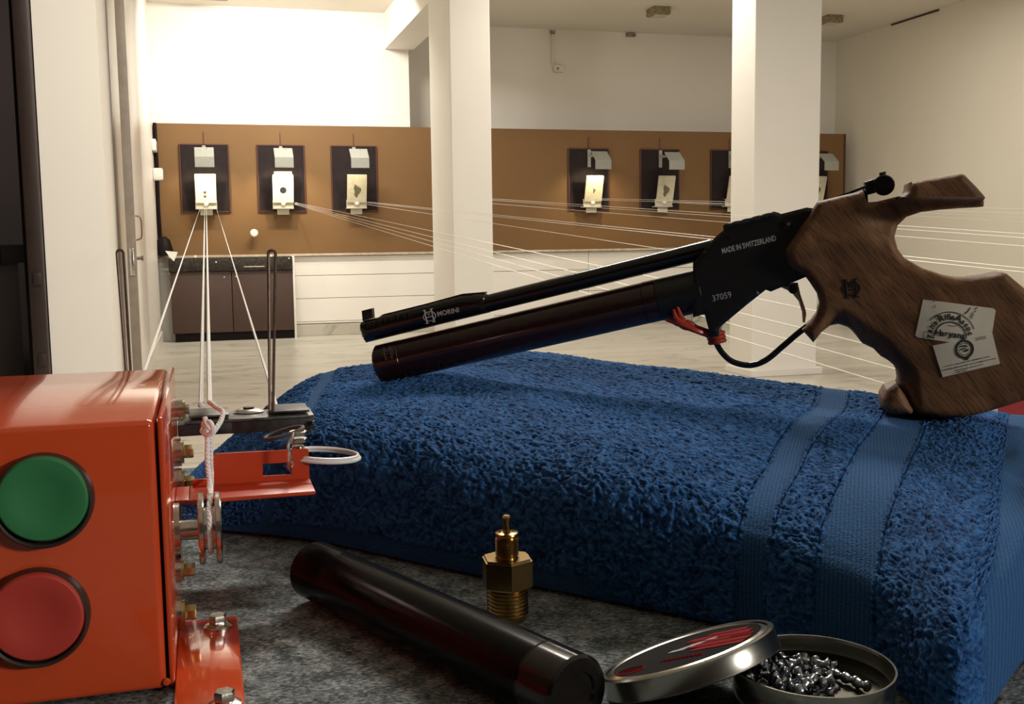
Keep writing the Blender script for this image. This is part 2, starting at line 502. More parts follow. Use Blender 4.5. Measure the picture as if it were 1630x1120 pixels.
def copy_tree(src, loc, label=None):
    c = src.copy(); COL.objects.link(c); c.location = loc
    ORIGIN[c] = Vector(loc)
    if label: c['label'] = label
    for ch in list(src.children):
        d = ch.copy(); COL.objects.link(d); d.parent = c; ORIGIN[d] = Vector(loc)
        for g in list(ch.children):
            e = g.copy(); COL.objects.link(e); e.parent = d; ORIGIN[e] = Vector(loc)
    return c


# ================================================================== THE ROOM
D = 10.3          # plane of the ochre screen and the left bay wall
D2 = 10.72        # right bay wall
H = 3.03
XR = 6.86
XL = -0.41
b = BM(); box(b, (-4, -3, -0.1), (XR + 0.2, D2 + 0.2, 0)); struct('floor', b, M['floor'], label='beige marble floor with grey veins')
b = BM(); box(b, (-4, -3, H), (XR + 0.2, D2 + 0.2, H + 0.1)); struct('ceiling', b, M['ceil'], label='plain cream painted ceiling')
b = BM(); box(b, (XL - 0.2, D, 0.0), (1.945, D2 + 0.2, H)); struct('wall_back', b, M['wall'], label='brightly lit white wall of the left bay')
b = BM(); box(b, (1.945, D2, 0.0), (XR + 0.2, D2 + 0.2, H)); struct('wall_bay', b, M['wall'], label='dim white wall of the right bay, set back')
b = BM(); box(b, (XR, -3, 0), (XR + 0.2, D2, H)); struct('wall_right', b, M['wall_right'], label='plain beige wall on the right')
b = BM(); box(b, (XL - 0.15, 5.15, 0), (XL, D, H)); struct('wall_left', b, M['wall_pink'], label='white side wall running to the targets')
b = BM(); box(b, (-4, -3.1, 0), (XR + 0.2, -3, H)); struct('wall_front', b, M['darkroom'])
b = BM(); box(b, (-4.1, -3, 0), (-4, 7.2, H)); struct('wall_side', b, M['darkroom'])
# pier at the left in front of the side wall
pl = PY(66, 300, 4.6).x
b = BM(); box(b, (pl, 4.6, 0), (PY(167.5, 300, 4.6).x, 5.15, H)); struct('wall_pier', b, M['wall'], label='white pier beside the dark doorway')
# dark doorway and the room behind it
fr = BM()
xf1 = pl - 0.004; xf0 = PY(36, 300, 4.56).x
box(fr, (xf0, 4.56, 0), (xf1, 4.72, H - 0.2), 0.006)
dr = thing('door_1', 'dark brown door frame at the left edge', None, (xf0, 4.6, 0), kind='structure')
obj('door_frame', fr, M['darkwood'], dr)
b = BM(); box(b, (xf0 - 0.02, 4.62, 0), (xf0 - 0.002, 4.68, H - 0.25), 0.003); obj('door_stop', b, M['kick'], dr)
for k, z in enumerate((0.42, 0.74)):
    b = BM(); box(b, (xf1 - 0.04, 4.552, z), (xf1 - 0.01, 4.56, z + 0.05), 0.003); obj('hinge', b, M['darkwood'], dr)
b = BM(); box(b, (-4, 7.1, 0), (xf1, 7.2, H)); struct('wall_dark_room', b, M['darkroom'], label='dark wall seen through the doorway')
b = BM(); box(b, (-4, 4.72, H - 0.2), (xf1, 4.9, H)); struct('trim_1', b, M['darkwood'])
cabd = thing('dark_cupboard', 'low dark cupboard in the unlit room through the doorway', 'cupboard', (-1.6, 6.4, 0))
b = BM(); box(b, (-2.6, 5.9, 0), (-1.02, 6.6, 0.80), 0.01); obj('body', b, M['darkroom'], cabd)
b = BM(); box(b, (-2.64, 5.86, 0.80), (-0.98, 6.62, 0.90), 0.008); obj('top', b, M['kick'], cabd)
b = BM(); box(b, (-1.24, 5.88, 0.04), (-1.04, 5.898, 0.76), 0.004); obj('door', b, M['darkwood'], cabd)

# beam and columns
xb0, xb1 = PY(612, 60, D).x, PY(657, 60, D).x
zb = PY(634, 79, D).z
b = BM(); box(b, (xb0, 2.0, zb), (xb1, D2, H)); struct('trim_2', b, M['column'], label='white ceiling beam ending at the left bay wall')
yc1 = 7.36
x0, x1 = PY(720, 300, yc1).x, PY(783.5, 300, yc1).x
b = BM(); box(b, (x0, yc1, 0), (x1, yc1 + 0.70, H), 0.006); struct('column', b, M['column'], label='white square column left of centre')
yc2 = 6.08
x0, x1 = PY(1200, 300, yc2).x, PY(1304, 300, yc2).x
col2 = BM(); box(col2, (x0, yc2, 0), (x1, yc2 + 0.31, H), 0.006); c2 = struct('column', col2, M['column'], label='white square column right of centre, behind the pistol')
b = BM(); box(b, (x0 - 0.02, yc2 - 0.03, 0), (x1 + 0.03, yc2 + 0.33, 0.045), 0.004); struct('baseboard_column', b, M['white_tile'])

# ochre screen with ledge
zt = PY(800, 204.5, D - 0.04).z; zbm = PY(800, 398.5, D - 0.04).z
b = BM(); box(b, (XL + 0.01, D - 0.04, zbm), (6.68, D - 0.012, zt), 0.002); struct('wall_screen', b, M['panel'], label='ochre painted board behind the targets')
b = BM(); box(b, (6.68, D - 0.045, zbm), (6.70, D - 0.01, zt)); struct('trim_3', b, M['panel_edge'])
b = BM(); box(b, (XL + 0.01, D - 0.06, zbm - 0.022), (6.70, D - 0.006, zbm), 0.003); struct('trim_4', b, M['ledge'], label='thin pale ledge under the ochre board')
# boarded lower wall: rows of boards with joints
lw = thing('wall_lower', 'white boarded wall under the ochre board', None, (3.5, D, 0), kind='structure')
b = BM(); box(b, (0.80, D - 0.006, 0), (6.70, D + 0.02, zbm - 0.022)); obj('backing', b, M['groove'], lw, smooth=False)
rows = [zbm - 0.024, PY(560, 437, D).z, PY(560, 473, D).z, PY(560, 509.5, D).z, 0.115]
for i in range(4):
    xx = 0.80
    while xx < 6.69:
        x2 = min(xx + 1.475, 6.70)
        b = BM(); box(b, (xx + 0.002, D - 0.022, rows[i + 1] + 0.0025), (x2 - 0.002, D - 0.006, rows[i] - 0.0025), 0.002, 1)
        obj('board', b, M['white_tile'], lw)
        xx = x2
bb = thing('baseboard_back', 'grey veined marble skirting', None, (3.5, D, 0), kind='structure')
xx = 0.80
for x2 in (1.62, 2.4, 3.2, 4.05, 4.9, 5.8, 6.70):
    b = BM(); box(b, (xx + 0.0015, D - 0.034, 0), (x2 - 0.0015, D - 0.006, 0.108), 0.003, 1); obj('tile', b, M['floor'], bb); xx = x2
bl = BM(); box(bl, (XL, 5.9, 0), (XL + 0.012, D - 0.06, 0.10), 0.003); struct('baseboard_left', bl, M['doorpaint'])

# conduit, junction box and hooks in the right bay
jb = thing('junction_box', 'small white junction box with conduit on the right bay wall', 'electrical box', PY(886, 110, D2))
p = PY(888, 110, D2); b = BM(); box(b, (p.x - 0.05, D2 - 0.05, p.z - 0.035), (p.x + 0.05, D2, p.z + 0.035), 0.006); obj('box', b, M['plastic'], jb)
b = BM(); box(b, (p.x - 0.03, D2 - 0.056, p.z - 0.018), (p.x - 0.005, D2 - 0.05, p.z + 0.012), 0.003); obj('switch', b, M['lamp_grey'], jb)
q = PY(877, 62, D2); b = BM(); tube(b, [(p.x - 0.06, D2 - 0.012, H), (p.x - 0.06, D2 - 0.012, p.z + 0.05), (p.x - 0.045, D2 - 0.012, p.z + 0.03)], 0.010); obj('conduit', b, M['plastic'], jb)
b = BM(); box(b, (p.x - 0.085, D2 - 0.03, H - 0.05), (p.x - 0.035, D2, H - 0.02), 0.004); obj('bracket', b, M['rust'], jb)
for (px, lab) in ((1003, 'small brown hook at the top of the right bay wall'),):
    p = PY(px, 64, D2); b = BM(); box(b, (p.x - 0.05, D2 - 0.04, H - 0.045), (p.x + 0.05, D2, H - 0.01), 0.006); props(obj('wall_hook', b, M['rust']), lab, 'hook')
for (px, py, lab) in ((1048, 20, 'stained brown ceiling box between the two columns'), (1322, 33, 'stained brown ceiling box beside the right column')):
    p = PZ(px, py, H - 0.04)
    t = thing('ceiling_box', lab, 'ceiling box', p, 'ceiling boxes')
    b = BM(); box(b, (p.x - 0.085, p.y - 0.10, H - 0.07), (p.x + 0.085, p.y + 0.10, H), 0.008); obj('housing', b, M['rust'], t)
    b = BM(); box(b, (p.x - 0.06, p.y - 0.07, H - 0.078), (p.x + 0.06, p.y + 0.07, H - 0.07), 0.003); obj('cover', b, M['carrier'], t)
p = PZ(338, -4, H - 0.03); b = BM(); box(b, (p.x - 0.13, p.y - 0.13, H - 0.05), (p.x + 0.13, p.y + 0.03, H), 0.01); props(obj('ceiling_fitting', b, M['rust']), 'brown fitting on the ceiling of the left bay, cut by the top edge', 'ceiling fitting')
a0, a1 = PX(1420, 43, XR), PX(1495, 21, XR); b = BM(); tube(b, [(XR - 0.008, a0.y, H - 0.012), (XR - 0.008, a1.y, H - 0.012)], 0.009, 6); props(obj('ceiling_crack', b, M['panel_edge']), 'dark crack line along the top of the right wall', 'cable')  # crack line at the wall top, modelled as a thin dark rod

# small fixtures on the ochre board and the side wall
p = PY(404, 371, D - 0.04); t = thing('wall_peg', 'small white knob on the ochre board below the second target', 'knob', p)
b = BM(); lathe(b, [(0, 0), (0.012, 0), (0.012, 0.05), (0.032, 0.052), (0.038, 0.068), (0.03, 0.088), (0, 0.094)], (p.x, D - 0.038, p.z), (0, -1, 0), 16); obj('knob', b, M['plastic'], t)
p = PX(243, 233, XL); b = BM(); box(b, (XL, p.y - 0.20, p.z - 0.05), (XL + 0.035, p.y + 0.20, p.z + 0.05), 0.006)
sw = thing('wall_switch', 'white switch plate on the left side wall', 'switch', p); obj('plate', b, M['plastic'], sw)
b = BM(); box(b, (XL + 0.035, p.y - 0.04, p.z - 0.008), (XL + 0.042, p.y + 0.04, p.z + 0.02), 0.003); obj('rocker', b, M['iron'], sw)
p = PY(265, 277, 9.95); b = BM(); box(b, (XL, 9.9, p.z - 0.055), (XL + 0.085, 10.0, p.z + 0.05), 0.015); props(obj('wall_box', b, M['plastic']), 'small white box at the far end of the side wall', 'electrical box')
b = BM(); tube(b, [(XL + 0.022, D - 0.06, zt), (XL + 0.026, D - 0.06, 1.6), (XL + 0.02, D - 0.06, 1.2), (XL + 0.03, D - 0.06, zbm)], 0.016, 8); props(obj('wall_cable', b, M['kick']), 'black cable down the corner beside the ochre board', 'cable')
p = PY(269, 385, 10.15); b = BM(); lathe(b, [(0, 0), (0.085, 0.0), (0.08, 0.05), (0.055, 0.14), (0.02, 0.17), (0, 0.172)], (XL + 0.055, 10.15, zbm + 0.005), (0, 0, 1), 20); props(obj('cap', b, M['kick']), 'dark dome-shaped cap on the ledge in the corner', 'cap')
b = BM()
pp = [PY(263, 399, 10.03), PY(283, 401, 10.03), PY(277, 416, 10.03), PY(270, 409, 10.03)]
prism(b, pp, (0, -0.004, 0)); props(obj('paper_scrap', b, M['card']), 'torn white paper at the left end of the cabinet top', 'paper')

# open door leaf seen edge on
dl = thing('door_2', 'open door leaf seen edge-on against the side wall', None, (XL, 5.2, 0), kind='structure')
xd0, xd1 = PY(197, 300, 5.02).x, PY(211.5, 300, 5.02).x
b = BM(); box(b, (xd0, 5.02, 0.01), (xd1, 5.05, 2.22 + 0.05), 0.002); obj('door_edge', b, M['dooredge'], dl)
b = BM(); box(b, (xd0, 5.05, 0.01), (xd1, 5.85, 2.22 + 0.05), 0.002); obj('door_panel', b, M['doorpaint'], dl)
b = BM(); zz = 0.86
p0, p1 = PX(216, 343, xd1 + 0.012), PX(216, 382, xd1 + 0.012)
za, zb2 = PY(216, 343, 5.08).z, PY(216, 382, 5.08).z
tube(b, spline([(xd1, 5.07, za), (xd1 + 0.022, 5.07, za - 0.01), (xd1 + 0.026, 5.07, (za + zb2) / 2), (xd1 + 0.022, 5.07, zb2 + 0.01), (xd1, 5.07, zb2)], 5), 0.0035, 8); obj('pull_handle', b, M['iron'], dl)
za, zb2 = PY(208, 395, 5.0).z, PY(208, 439, 5.0).z
xm = (xd0 + xd1) / 2
b = BM(); box(b, (xm - 0.010, 5.014, zb2), (xm + 0.010, 5.02, za), 0.002); obj('lock_plate', b, M['chrome'], dl)
b = BM(); za = PY(219, 411, 5.05).z; tube(b, [(xd1, 5.06, za), (xd1 + 0.022, 5.06, za)], 0.007, 10); lathe(b, [(0, 0), (0.011, 0), (0.012, 0.006), (0, 0.009)], (xd1 + 0.02, 5.06, za), (1, 0, 0), 12); obj('knob', b, M['iron'], dl)

# cabinet
cx0, cx1, yf = PY(271.5, 450, 10.1).x, PY(466.5, 450, 10.1).x, 10.10
z_top, z_ct, z_dr = zbm - 0.02, PY(370, 431, yf).z, PY(370, 528, yf).z
cab = thing('cabinet', 'low brown cabinet with a dark granite top under the ochre board', 'cabinet', ((cx0 + cx1) / 2, yf, 0))
b = BM(); box(b, (cx0, yf + 0.02, z_dr), (cx1, D - 0.03, z_ct)); obj('body', b, M['kick'], cab)
b = BM(); box(b, (cx0 - 0.01, yf - 0.02, z_ct), (cx1 - 0.0, D - 0.062, z_top), 0.006); obj('granite_top', b, M['granite'], cab)
xs = PY(369, 450, yf).x
for a, c in ((cx0, xs), (xs, cx1)):
    b = BM(); box(b, (a + 0.003, yf, z_dr), (c - 0.003, yf + 0.02, z_ct - 0.004), 0.002); obj('door', b, M['cabdoor'], cab)
b = BM(); box(b, (cx0 + 0.02, yf + 0.01, 0), (cx1 - 0.005, yf + 0.05, z_dr)); obj('plinth', b, M['kick'], cab)
b = BM(); box(b, (cx1, yf - 0.0, 0), (cx1 + 0.02, D - 0.03, z_top), 0.003); obj('side_panel', b, M['white_tile'], cab)
for i, (px, py, w_) in enumerate(((311, 408, 0.02), (344, 417, 0.012), (357, 441, 0.01), (376, 440, 0.012), (431, 407, 0.018), (460, 411, 0.012))):
    p = PY(px, py, yf - 0.021 if py < 430 else yf - 0.001)
    b = BM(); lathe(b, [(0, 0), (w_ * 0.6, 0), (w_ * 0.5, 0.003), (0, 0.004)], p, (0, -1, 0), 7)
    obj('paint_chip', b, M['card'], cab)
p0, p1 = PY(388, 424.5, yf - 0.021), PY(421, 424.0, yf - 0.021)
b = BM(); tube(b, [p0, p1], 0.005, 6); obj('scratch', b, M['ledge'], cab)

# ================================================================== TARGETS
PXS = [(326.5, 'first'), (448, 'second'), (564, 'third'), (936.5, 'fourth'), (1049.5, 'fifth'), (1160, 'sixth'), (1288, 'seventh')]
YB = D - 0.04
ztc = {0: 284, 1: 284, 2: 284, 3: 285, 4: 286, 5: 286, 6: 287}
xt0 = PY(326.5, 284, YB).x
base0 = Vector((xt0, YB, 0.0))
ZC = PY(326.5, 284, YB).z      # board centre height


def board_unit(x):
    t = thing('target_board', 'x', 'target board', (x, YB, ZC), 'target boards on the ochre screen')
    b = BM(); box(b, (x - 0.205, YB - 0.016, ZC - 0.30), (x + 0.205, YB, ZC + 0.30), 0.003, 1); obj('backing_plate', b, M['board'], t)
    for sx in (-1, 1):
        b = BM(); box(b, (x + sx * 0.212 - 0.007, YB - 0.02, ZC - 0.307), (x + sx * 0.212 + 0.007, YB, ZC + 0.307), 0.002, 1); obj('edge_strip', b, M['board_edge'], t)
    for sz in (-1, 1):
        b = BM(); box(b, (x - 0.205, YB - 0.02, ZC + sz * 0.303 - 0.006), (x + 0.205, YB, ZC + sz * 0.303 + 0.006), 0.002, 1); obj('edge_strip', b, M['board_edge'], t)
    return t


def lamp_unit(x, lit=True):
    t = thing('target_lamp', 'x', 'lamp', (x, YB, ZC + 0.2), 'lamps above the targets')
    b = BM(); box(b, (x - 0.016, YB - 0.04, ZC + 0.12), (x + 0.016, YB - 0.016, ZC + 0.295), 0.004); obj('wall_bar', b, M['lamp_grey'], t)
    b = BM(); tube(b, spline([(x, YB - 0.03, ZC + 0.255), (x, YB - 0.10, ZC + 0.225), (x + 0.01, YB - 0.26, ZC + 0.235), (x + 0.02, YB - 0.33, ZC + 0.235)], 5), 0.013, 8); obj('arm', b, M['lamp_grey'], t)
    # folded sheet shade: sloping upper leaf and upright lower leaf facing the shooter
    x0, x1 = x - 0.082, x + 0.082
    prof = [(YB - 0.31, ZC + 0.255), (YB - 0.43, ZC + 0.165), (YB - 0.43, ZC + 0.075)]
    th = 0.006
    b = BM()
    inner = [(prof[0][0] + 0.003, prof[0][1] - th - 0.002), (prof[1][0] + th, prof[1][1] - 0.004), (prof[2][0] + th, prof[2][1])]
    poly = prof + inner[::-1]
    prism(b, [(x0, y, z) for y, z in poly], (x1 - x0, 0, 0)); sh = obj('shade', b, M['lamp_grey'], t, smooth=False)
    b = BM(); lathe(b, [(0, 0), (0.014, 0), (0.015, 0.02), (0.024, 0.04), (0.026, 0.06), (0.016, 0.08), (0, 0.085)], (x, YB - 0.33, ZC + 0.195), (0, -0.3, -1), 14); obj('bulb', b, M['bulb'] if lit else M['bulb_off'], t)
    return t


def carrier_unit(x):
    t = thing('target_carrier', 'x', 'target carrier', (x, YB, ZC - 0.15), 'target carriers on the black boards')
    b = BM(); box(b, (x - 0.095, YB - 0.115, ZC - 0.275), (x + 0.095, YB - 0.10, ZC - 0.20), 0.005); obj('front_lip', b, M['carrier'], t)
    b = BM(); box(b, (x - 0.095, YB - 0.13, ZC - 0.282), (x + 0.095, YB - 0.03, ZC - 0.272), 0.003); obj('shelf', b, M['carrier'], t)
    b = BM(); box(b, (x - 0.055, YB - 0.09, ZC - 0.335), (x + 0.055, YB - 0.075, ZC - 0.275), 0.004); obj('bracket', b, M['carrier'], t)
    b = BM()
    m = Matrix.Translation((x, YB - 0.12, ZC - 0.235)) @ Matrix.Rotation(math.radians(16), 4, 'X')
    box(b, (-0.092, -0.004, 0), (0.092, 0.004, 0.275), 0.003, 1, m); obj('back_plate', b, M['carrier'], t)
    for sx in (-1, 1):
        b = BM(); tube(b, [(x + sx * 0.07, YB - 0.016, ZC - 0.20), (x + sx * 0.07, YB - 0.11, ZC - 0.22)], 0.008, 8); obj('support_rod', b, M['iron'], t)
        b = BM(); tube(b, [(x + sx * 0.058, YB - 0.07, ZC - 0.33), (x + sx * 0.068, YB - 0.02, ZC - 0.37)], 0.004, 6); obj('hook', b, M['iron'], t)
    b = BM(); lathe(b, [(0, 0), (0.02, 0), (0.024, 0.008), (0.02, 0.018), (0, 0.02)], (x, YB - 0.118, ZC - 0.23), (0, -1, 0), 16); obj('pulley', b, M['plastic'], t)
    return t


def card_unit(x, kind):
    t = thing('target_card', 'x', 'target card', (x, YB - 0.12, ZC - 0.2), 'paper targets')
    m = Matrix.Translation((x, YB - 0.125, ZC - 0.232)) @ Matrix.Rotation(math.radians(16), 4, 'X')
    hw = 0.09 if kind != 'fresh' else 0.094
    b = BM(); box(b, (-hw, -0.008, 0.01), (hw, -0.0045, 0.262), 0, 1, m); obj('sheet', b, M['card'] if kind in ('fresh', 'spots') else M['card_old'], t, smooth=False)
    if kind == 'fresh':
        b = BM(); lathe(b, [(0, 0), (0.030, 0), (0.030, 0.001), (0, 0.001)], m @ Vector((0, -0.008, 0.125)), m.to_3x3() @ Vector((0, -1, 0)), 28); obj('bullseye', b, M['bull'], t)
        b = BM(); box(b, (-0.08, -0.010, 0.275), (0.08, -0.006, 0.298), 0, 1, m); obj('number_strip', b, M['carrier'], t)
        b = text_bm('No. of target', m @ Vector((-0.075, -0.0105, 0.280)), Vector((1, 0, 0)), m.to_3x3() @ Vector((0, 0, 1)), None, width=0.15, height=0.013); obj('print', b, M['redbox'], t, smooth=False)
    elif kind == 'spots':
        for z, r in ((0.105, 0.013), (0.068, 0.013)):
            b = BM(); lathe(b, [(0, 0), (r, 0), (r, 0.001), (0, 0.001)], m @ Vector((-0.008, -0.008, z)), m.to_3x3() @ Vector((0, -1, 0)), 9); obj('shot_spot', b, M['hole'], t)
    else:
        rr = 0.045 if kind == 'worn' else 0.018
        vz = 0.12
        ring = []
        for k in range(18):
            a = 2 * PI * k / 18; f = 1 + 0.25 * math.sin(3 * a + 1) + 0.12 * math.sin(7 * a)
            ring.append(m @ Vector((rr * 0.7 * f * math.cos(a), -0.0085, vz + rr * 1.2 * f * math.sin(a))))
        b = BM(); prism(b, ring, m.to_3x3() @ Vector((0, -0.001, 0))); obj('shot_cluster', b, M['hole'], t)
    return t


first_b = first_l = first_c = None
kinds = ['spots', 'fresh', 'worn', 'tight', 'worn', 'worn', 'worn']
blab = ['black board behind the leftmost target', 'black board behind the second target with the fresh card', 'black board behind the third target, left of the column',
        'black board behind the brightly lit target right of the column', 'black board behind the unlit fifth target', 'black board half hidden by the right column', 'black board hidden behind the right column']
llab = ['grey folded lamp shade above the leftmost target', 'grey folded lamp shade above the fresh bullseye card', 'grey lamp shade leaning right above the third target',
        'grey lamp on a bent arm above the brightly lit target right of the left column', 'unlit grey lamp on a bent arm above the fifth target', 'grey lamp mostly hidden by the left side of the right column',
        'grey lamp shade peeking out at the right side of the right column']
clab = ['cream target carrier whose strings run straight to the camera', 'cream target carrier holding the fresh card', 'cream target carrier of the stained third target',
        'brightly lit cream carrier right of the left column', 'dim cream carrier of the fifth target', 'dim cream carrier at the edge of the right column', 'cream carrier behind the right column']
klab = ['white card with two grey shot spots on the leftmost carrier', 'fresh white card with a round black bullseye', 'stained card with a large grey cluster on the third carrier',
        'brightly lit card with a small dark cluster right of the left column', 'dim worn card with a dark cluster on the fifth carrier', 'dim worn card at the edge of the right column', 'worn card behind the right column']
TX = []
for i, (px, nm) in enumerate(PXS):
    x = PY(px, 284, YB).x
    TX.append(x)
    if i == 0:
        first_b, first_l, first_c = board_unit(x), lamp_unit(x), carrier_unit(x)
        tb, tl, tcr = first_b, first_l, first_c
    elif i in (1, 2, 3):
        tb, tl, tcr = copy_tree(first_b, (x, YB, ZC)), copy_tree(first_l, (x, YB, ZC + 0.2)), copy_tree(first_c, (x, YB, ZC - 0.15))
    else:
        tb, tcr = copy_tree(first_b, (x, YB, ZC)), copy_tree(first_c, (x, YB, ZC - 0.15))
        if i == 4: off_l = tl = lamp_unit(x, False)
        else: tl = copy_tree(off_l, (x, YB, ZC + 0.2))
    if i == 2: pass
    tb['label'], tl['label'], tcr['label'] = blab[i], llab[i], clab[i]
    ck = card_unit(x, kinds[i]); ck['label'] = klab[i]
    b = BM(); tube(b, [(x, YB - 0.006, ZC + 0.31), (x, YB - 0.006, ZC + 0.42)], 0.003, 5); props(obj('lamp_cable', b, M['panel_edge']), 'thin cable from the lamp over the %s black board' % nm, 'cable', 'lamp cables')
    if i in (0, 1, 2, 3):
        l = bpy.data.lights.new('target_spot', 'SPOT'); l.energy = (7, 10, 1.5, 8)[i]; l.color = (1.0, 0.82, 0.52); l.spot_size = math.radians(115); l.spot_blend = 0.7; l.shadow_soft_size = 0.015
        o = bpy.data.objects.new('target_spot', l); COL.objects.link(o)
        o.location = (x, YB - 0.37, ZC + 0.085)
        o.rotation_euler = (Vector((x, YB - 0.05, ZC - 0.25)) - o.location).to_track_quat('-Z', 'Y').to_euler()


# ------------------------------------------------------------------ pull strings
def string(a, bpt, r0, r1, label, group):
    b = BM(); n = 6
    pts = [Vector(a).lerp(Vector(bpt), t / n) for t in range(n + 1)]
    for t in range(n + 1): pts[t].z -= 0.018 * 4 * (t / n) * (1 - t / n)
    tube(b, pts, [r0 + (r1 - r0) * t / n for t in range(n + 1)], 6)
    return props(obj('pull_string', b, M['string']), label, 'string', group)


def sagless(a, bpt, r, label, group):
    b = BM(); tube(b, [a, bpt], r, 6)
    return props(obj('pull_string', b, M['string']), label, 'string', group)


T0 = PY(327, 325, YB - 0.13)
g1 = 'strings from the leftmost target to the orange winder'
sagless(PY(326, 326, YB - 0.13), PD(320, 643, 0.50), 0.00115, 'left one of the two middle white strings from the leftmost target, frayed at its knot', g1)
sagless(PY(328.5, 326, YB - 0.13), PD(333.5, 640, 0.475), 0.00115, 'right one of the two middle white strings, joining the twisted rope', g1)
sagless(PY(318, 333, YB - 0.10), PD(229, 592, 0.56), 0.0009, 'white string slanting down left from the leftmost target to behind the orange box', g1)
sagless(PY(345, 333, YB - 0.10), PD(442, 652, 0.53), 0.0009, 'white string slanting down right from the leftmost target past the bent rod', g1)
# strings of the other lanes: each runs from its carrier past the right edge of the view towards its own bench place
LANES = [
    # start pixel, [(pixel further along the string)], target word, world X of the far bench end
    ((469, 322), (1300, 495), 'second', 1.10), ((469, 323), (1308, 530), 'second', 1.10), ((469, 324), (785, 411), 'second', 1.10), ((469, 325), (785, 421), 'second', 1.10),
    ((583, 321), (1138, 377), 'third', 1.9), ((583, 322.5), (1127, 380), 'third', 1.9), ((583, 325), (1100, 403), 'third', 1.9),
    ((735, 313), (1160, 341), 'column-hidden', 2.7), ((735, 315), (1160, 345), 'column-hidden', 2.7), ((735, 320), (1160, 354), 'column-hidden', 2.7),
    ((952, 316), (1160, 321), 'fourth', 4.05), ((952, 318), (1160, 324.5), 'fourth', 4.05),
    ((1066, 320), (1630, 346), 'fifth', 4.8), ((1066, 322), (1630, 353), 'fifth', 4.8),
]
wordk = {}
for (sx, sy), (ex_, ey_), nm, xw in LANES:
    st = PY(sx, sy, YB - 0.10)
    sl = (ey_ - sy) / (ex_ - sx)
    xe = 1800
    e = PX(xe, sy + sl * (xe - sx), xw)
    k = wordk[nm] = wordk.get(nm, -1) + 1
    nth = ['topmost', 'second', 'third', 'lowest'][k] if nm not in ('fourth', 'fifth') else ['upper', 'lower'][k]
    sagless(st, e, 0.0011, '%s of the white strings fanning right from the %s target' % (nth, nm), 'strings from the %s target' % nm)


# ================================================================== BENCH
ZT = 0.75
bench = thing('bench', 'long shooting bench covered in grey speckled felt', 'bench', (2, 0.1, 0))
b = BM(); box(b, (-1.5, -0.45, 0.722), (XR - 0.3, 0.735, 0.742), 0.003); obj('bench_top', b, M['darkwood'], bench)
b = BM(); box(b, (-1.5, -0.45, 0.742), (XR - 0.3, 0.738, ZT), 0.003); obj('felt', b, M['felt'], bench)
for lx in (-1.4, 1.2, 3.8, 6.4):
    for ly in (-0.38, 0.66):
        b = BM(); box(b, (lx - 0.03, ly - 0.03, 0), (lx + 0.03, ly + 0.03, 0.722), 0.004); obj('leg', b, M['darkwood'], bench)

# ------------------------------------------------------------------ towel draped over a low block
COLS = [(345, 843, 345, 716, .768), (425, 850, 440, 640, .797), (510, 861, 520, 598, .811), (600, 880, 640, 581, .814), (720, 906, 800, 567, .816),
        (900, 942, 1000, 588, .813), (1050, 972, 1170, 606, .81), (1180, 1000, 1320, 622, .806), (1290, 1036, 1420, 634, .803),
        (1405, 1082, 1500, 645, .80), (1530, 1165, 1580, 657, .796), (1640, 1040, 1660, 669, .791), (1760, 960, 1780, 682, .782)]


